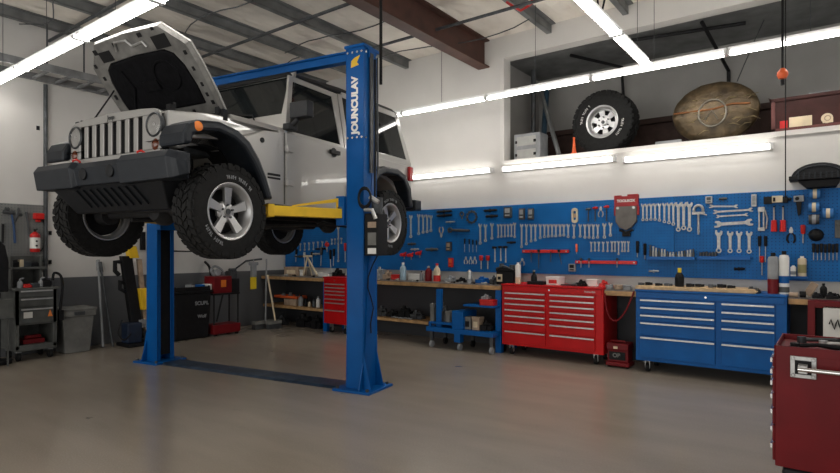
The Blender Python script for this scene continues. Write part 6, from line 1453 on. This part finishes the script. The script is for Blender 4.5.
# red stand
XS = -8.45; y0_, y1_ = ly(213, XS), ly(240, XS); zt7 = lz(226, 293, XS); loc = (XS-.15, (y0_+y1_)/2, 0)
t = thing('red_tool_stand', 'red machine box on thin black legs right of the black bin', 'machine stand', loc)
MB().box(XS-.30, XS, y0_+.02, ly(232, XS), zt7, lz(226, 276, XS)).build('machine_box', DRED, t, .015, loc)
MB().box(XS+.001, XS+.005, ly(221, XS), ly(226, XS), lz(223, 287, XS), lz(223, 280, XS)).build('label', AMB, t, 0, loc)
MB().box(XS-.30, XS-.01, ly(232, XS)+.002, y1_, zt7, lz(226, 279, XS)).build('side_box', BLK, t, .01, loc)
MB().box(XS-.3, XS, y0_, y1_, zt7-.03, zt7-.001).build('top_plate', BLK, t, .003, loc)
for y in (y0_+.03, y1_-.03):
    for x in (XS-.02, XS-.28): MB().path([(x, y, zt7-.03), (x, y, .06)], .014, 6).build('leg', BLK, t, 0, loc)
MB().path([(XS-.02, y0_+.2, zt7-.03), (XS-.02, y0_+.08, .25)], .016, 6).build('brace', BLK, t, 0, loc)
MB().box(XS-.3, XS+.02, y0_-.0, y1_, lz(226, 333, XS), lz(226, 324, XS)).build('lower_box', DRED, t, .01, loc)
for y in (y0_+.06, y1_-.05):
    for x in (XS-.03, XS-.26): MB().cyl((x, y-.015, .04), (x, y+.015, .04), .04, 14).build('caster', BLK, t, 0, loc)
# things on top of the red stand
zs7 = lz(226, 276, XS)
one(MB().path(smooth([(XS-.15, ly(214, XS-.15), zs7+.01), (XS-.15, ly(216, XS), zs7+.1), (XS-.18, ly(221, XS), zs7+.17), (XS-.15, ly(227, XS), zs7+.1), (XS-.15, ly(229, XS), zs7+.01)]), .02, 8).cyl((XS-.22, ly(221, XS), zs7+.06), (XS-.08, ly(221, XS), zs7+.06), .055, 16), 'hand_grinder', GREYM, 'grey curved grinder lying on the red machine box', 'power tool')
one(MB().box(XS-.22, XS-.05, ly(233, XS), ly(239, XS), lz(236, 279, XS)+.001, lz(236, 271, XS)).cyl((XS-.1, ly(232.5, XS), lz(236, 270, XS)), (XS-.1, ly(239, XS), lz(236, 270, XS)), .03, 12), 'clamp_block', DSTEEL, 'dark clamp block on the side of the red machine stand', 'clamp', bevel=.004)
one(MB().path(smooth([(WL+.03, ly(205, WL+.03), lz(205, 262, WL+.03)), (WL+.25, ly(208, WL+.2), lz(208, 268, WL+.2)), (WL+.3, ly(211, WL+.3), lz(211, 284, WL+.3)), (WL+.2, ly(206, WL+.2), lz(206, 291, WL+.2))]), .022, 8), 'black_hose', BLK, 'thick black hose curving behind the red machine box', 'hose')
# swing arm with silver clamp and yellow tag
one(MB().path([(WL+.01, ly(236, WL), lz(240, 268, WL)), (-8.75, ly(246, -8.75), lz(246, 261, -8.75)), (-8.6, ly(262, -8.6), lz(262, 259, -8.6))], .018, 8), 'swing_arm', DSTEEL, 'dark wall arm reaching right from the left wall above the yellow tag', 'arm')
xx, y = -8.66, ly(253.5, -8.66); za, zb7 = lz(253, 261, xx), lz(253, 277, xx)
one(MB().box(xx-.03, xx+.03, y-.05, y+.05, zb7, za-.04).cyl((xx, y-.09, za-.05), (xx, y+.09, za-.05), .035, 12).path([(xx, y, za-.02), (xx, y, za+.03)], .012, 6), 'caulking_clamp', GREYM, 'silver clamp hanging from the dark wall arm', 'clamp', bevel=.004)
one(MB().box(xx-.01, xx+.01, y-.07, y+.06, lz(254, 289, xx), zb7-.001), 'yellow_tag', YELT, 'bright yellow tag hanging below the silver clamp', 'tag', bevel=.004)
# brooms
for pa, pb, mm, lab in [((266.5, 259), (265.5, 322), GREYM, 'grey push broom leaning at the bench end, upright handle'), ((267.5, 275), (275.5, 322), CREAM, 'second push broom with a slanting pale handle')]:
    Xb = -8.75 if mm is GREYM else -8.58; a = Vector(onX(*pa, Xb)); b2 = Vector(onX(pb[0], 250, Xb+.15)); b2.z = .13
    t = thing('push_broom', lab, 'broom', (b2.x, b2.y, 0))
    MB().path([a, b2], .016, 8).build('handle', mm, t, 0, (b2.x, b2.y, 0))
    w_ = .28 if mm is GREYM else .2; o_ = (b2.x, b2.y, 0); dy = -.03 if mm is GREYM else .30
    MB().box(b2.x-.05, b2.x+.05, b2.y-w_, b2.y+w_*.6, .09, .15).build('head', GREYL, t, .01, o_)
    MB().box(b2.x-.045, b2.x+.045, b2.y-w_+.01, b2.y+w_*.6-.01, 0, .089).build('bristles', DSTEEL, t, 0, o_)
# thin shelf bracket on left wall behind the lift
one(MB().path([(WL+.2, ly(170, WL+.2), lz(170, 251, WL+.2)), (WL+.2, ly(212, WL+.2), lz(212, 252, WL+.2))], .014, 6).path([(WL+.2, ly(205, WL+.2), lz(205, 252, WL+.2)), (WL+.01, ly(205, WL), lz(205, 252, WL+.2))], .014, 6).path([(WL+.2, ly(176, WL+.2), lz(176, 251, WL+.2)), (WL+.01, ly(176, WL), lz(176, 251, WL+.2))], .014, 6), 'wall_rail', BLK, 'thin black rail bracketed to the left wall behind the front tyre', 'rail')
one(MB().path(smooth([(WL+.03, ly(172, WL+.03), lz(172, 245, WL)), (WL+.03, ly(170, WL+.03), lz(170, 265, WL)), (WL+.04, ly(168, WL+.03), lz(168, 285, WL))]), .010, 6), 'wall_cable', BLK, 'thin black cable down the left wall beside the far lift column', 'cable')

# more small parts strewn along the bench tops
rnd = random.Random(11)
strew = [(286, 'small steel clip at the far left front of the bench'), (294, 'dark bolt lying before the tan box'), (313, 'dark nut set beside the beige stand'), (378, 'steel socket lying before the grey engine part'), (388, 'dark bit lying before the brown engine part'),
         (397, 'steel pin lying left of the pale blue bottle'), (411, 'steel rod lying before the low white box'), (417, 'dark screw lying before the low white box'), (446, 'steel washer stack before the grey caliper part'), (453, 'dark bolt right of the cream bottle'),
         (461, 'steel pin left of the silver canister'), (473, 'dark bit right of the silver canister'), (484, 'steel clip on the blue clamp side of the bench'), (492, 'dark bit lying left of the red cabinet')]
for i, (px, lab) in enumerate(strew):
    Y = 7.12; x = onY(px, 250, Y)[0]; k = K(px, Y); L_ = k*rnd.uniform(3, 6); h = k*rnd.uniform(1.2, 2.4); a = rnd.uniform(-.5, .5)
    m = MB().path([(x-L_/2*cos(a), Y-L_/2*sin(a), T+h/2+.001), (x+L_*.1*cos(a), Y+L_*.1*sin(a), T+h/2+.001), (x+L_*.12*cos(a), Y+L_*.12*sin(a), T+h/2+.001), (x+L_/2*cos(a), Y+L_/2*sin(a), T+h/2+.001)], [h*.3, h*.3, h*.5, h*.5], 8)
    one(m, 'small_part', TOOLST if 'steel' in lab else BLK, lab, 'part', 'small parts along the bench')
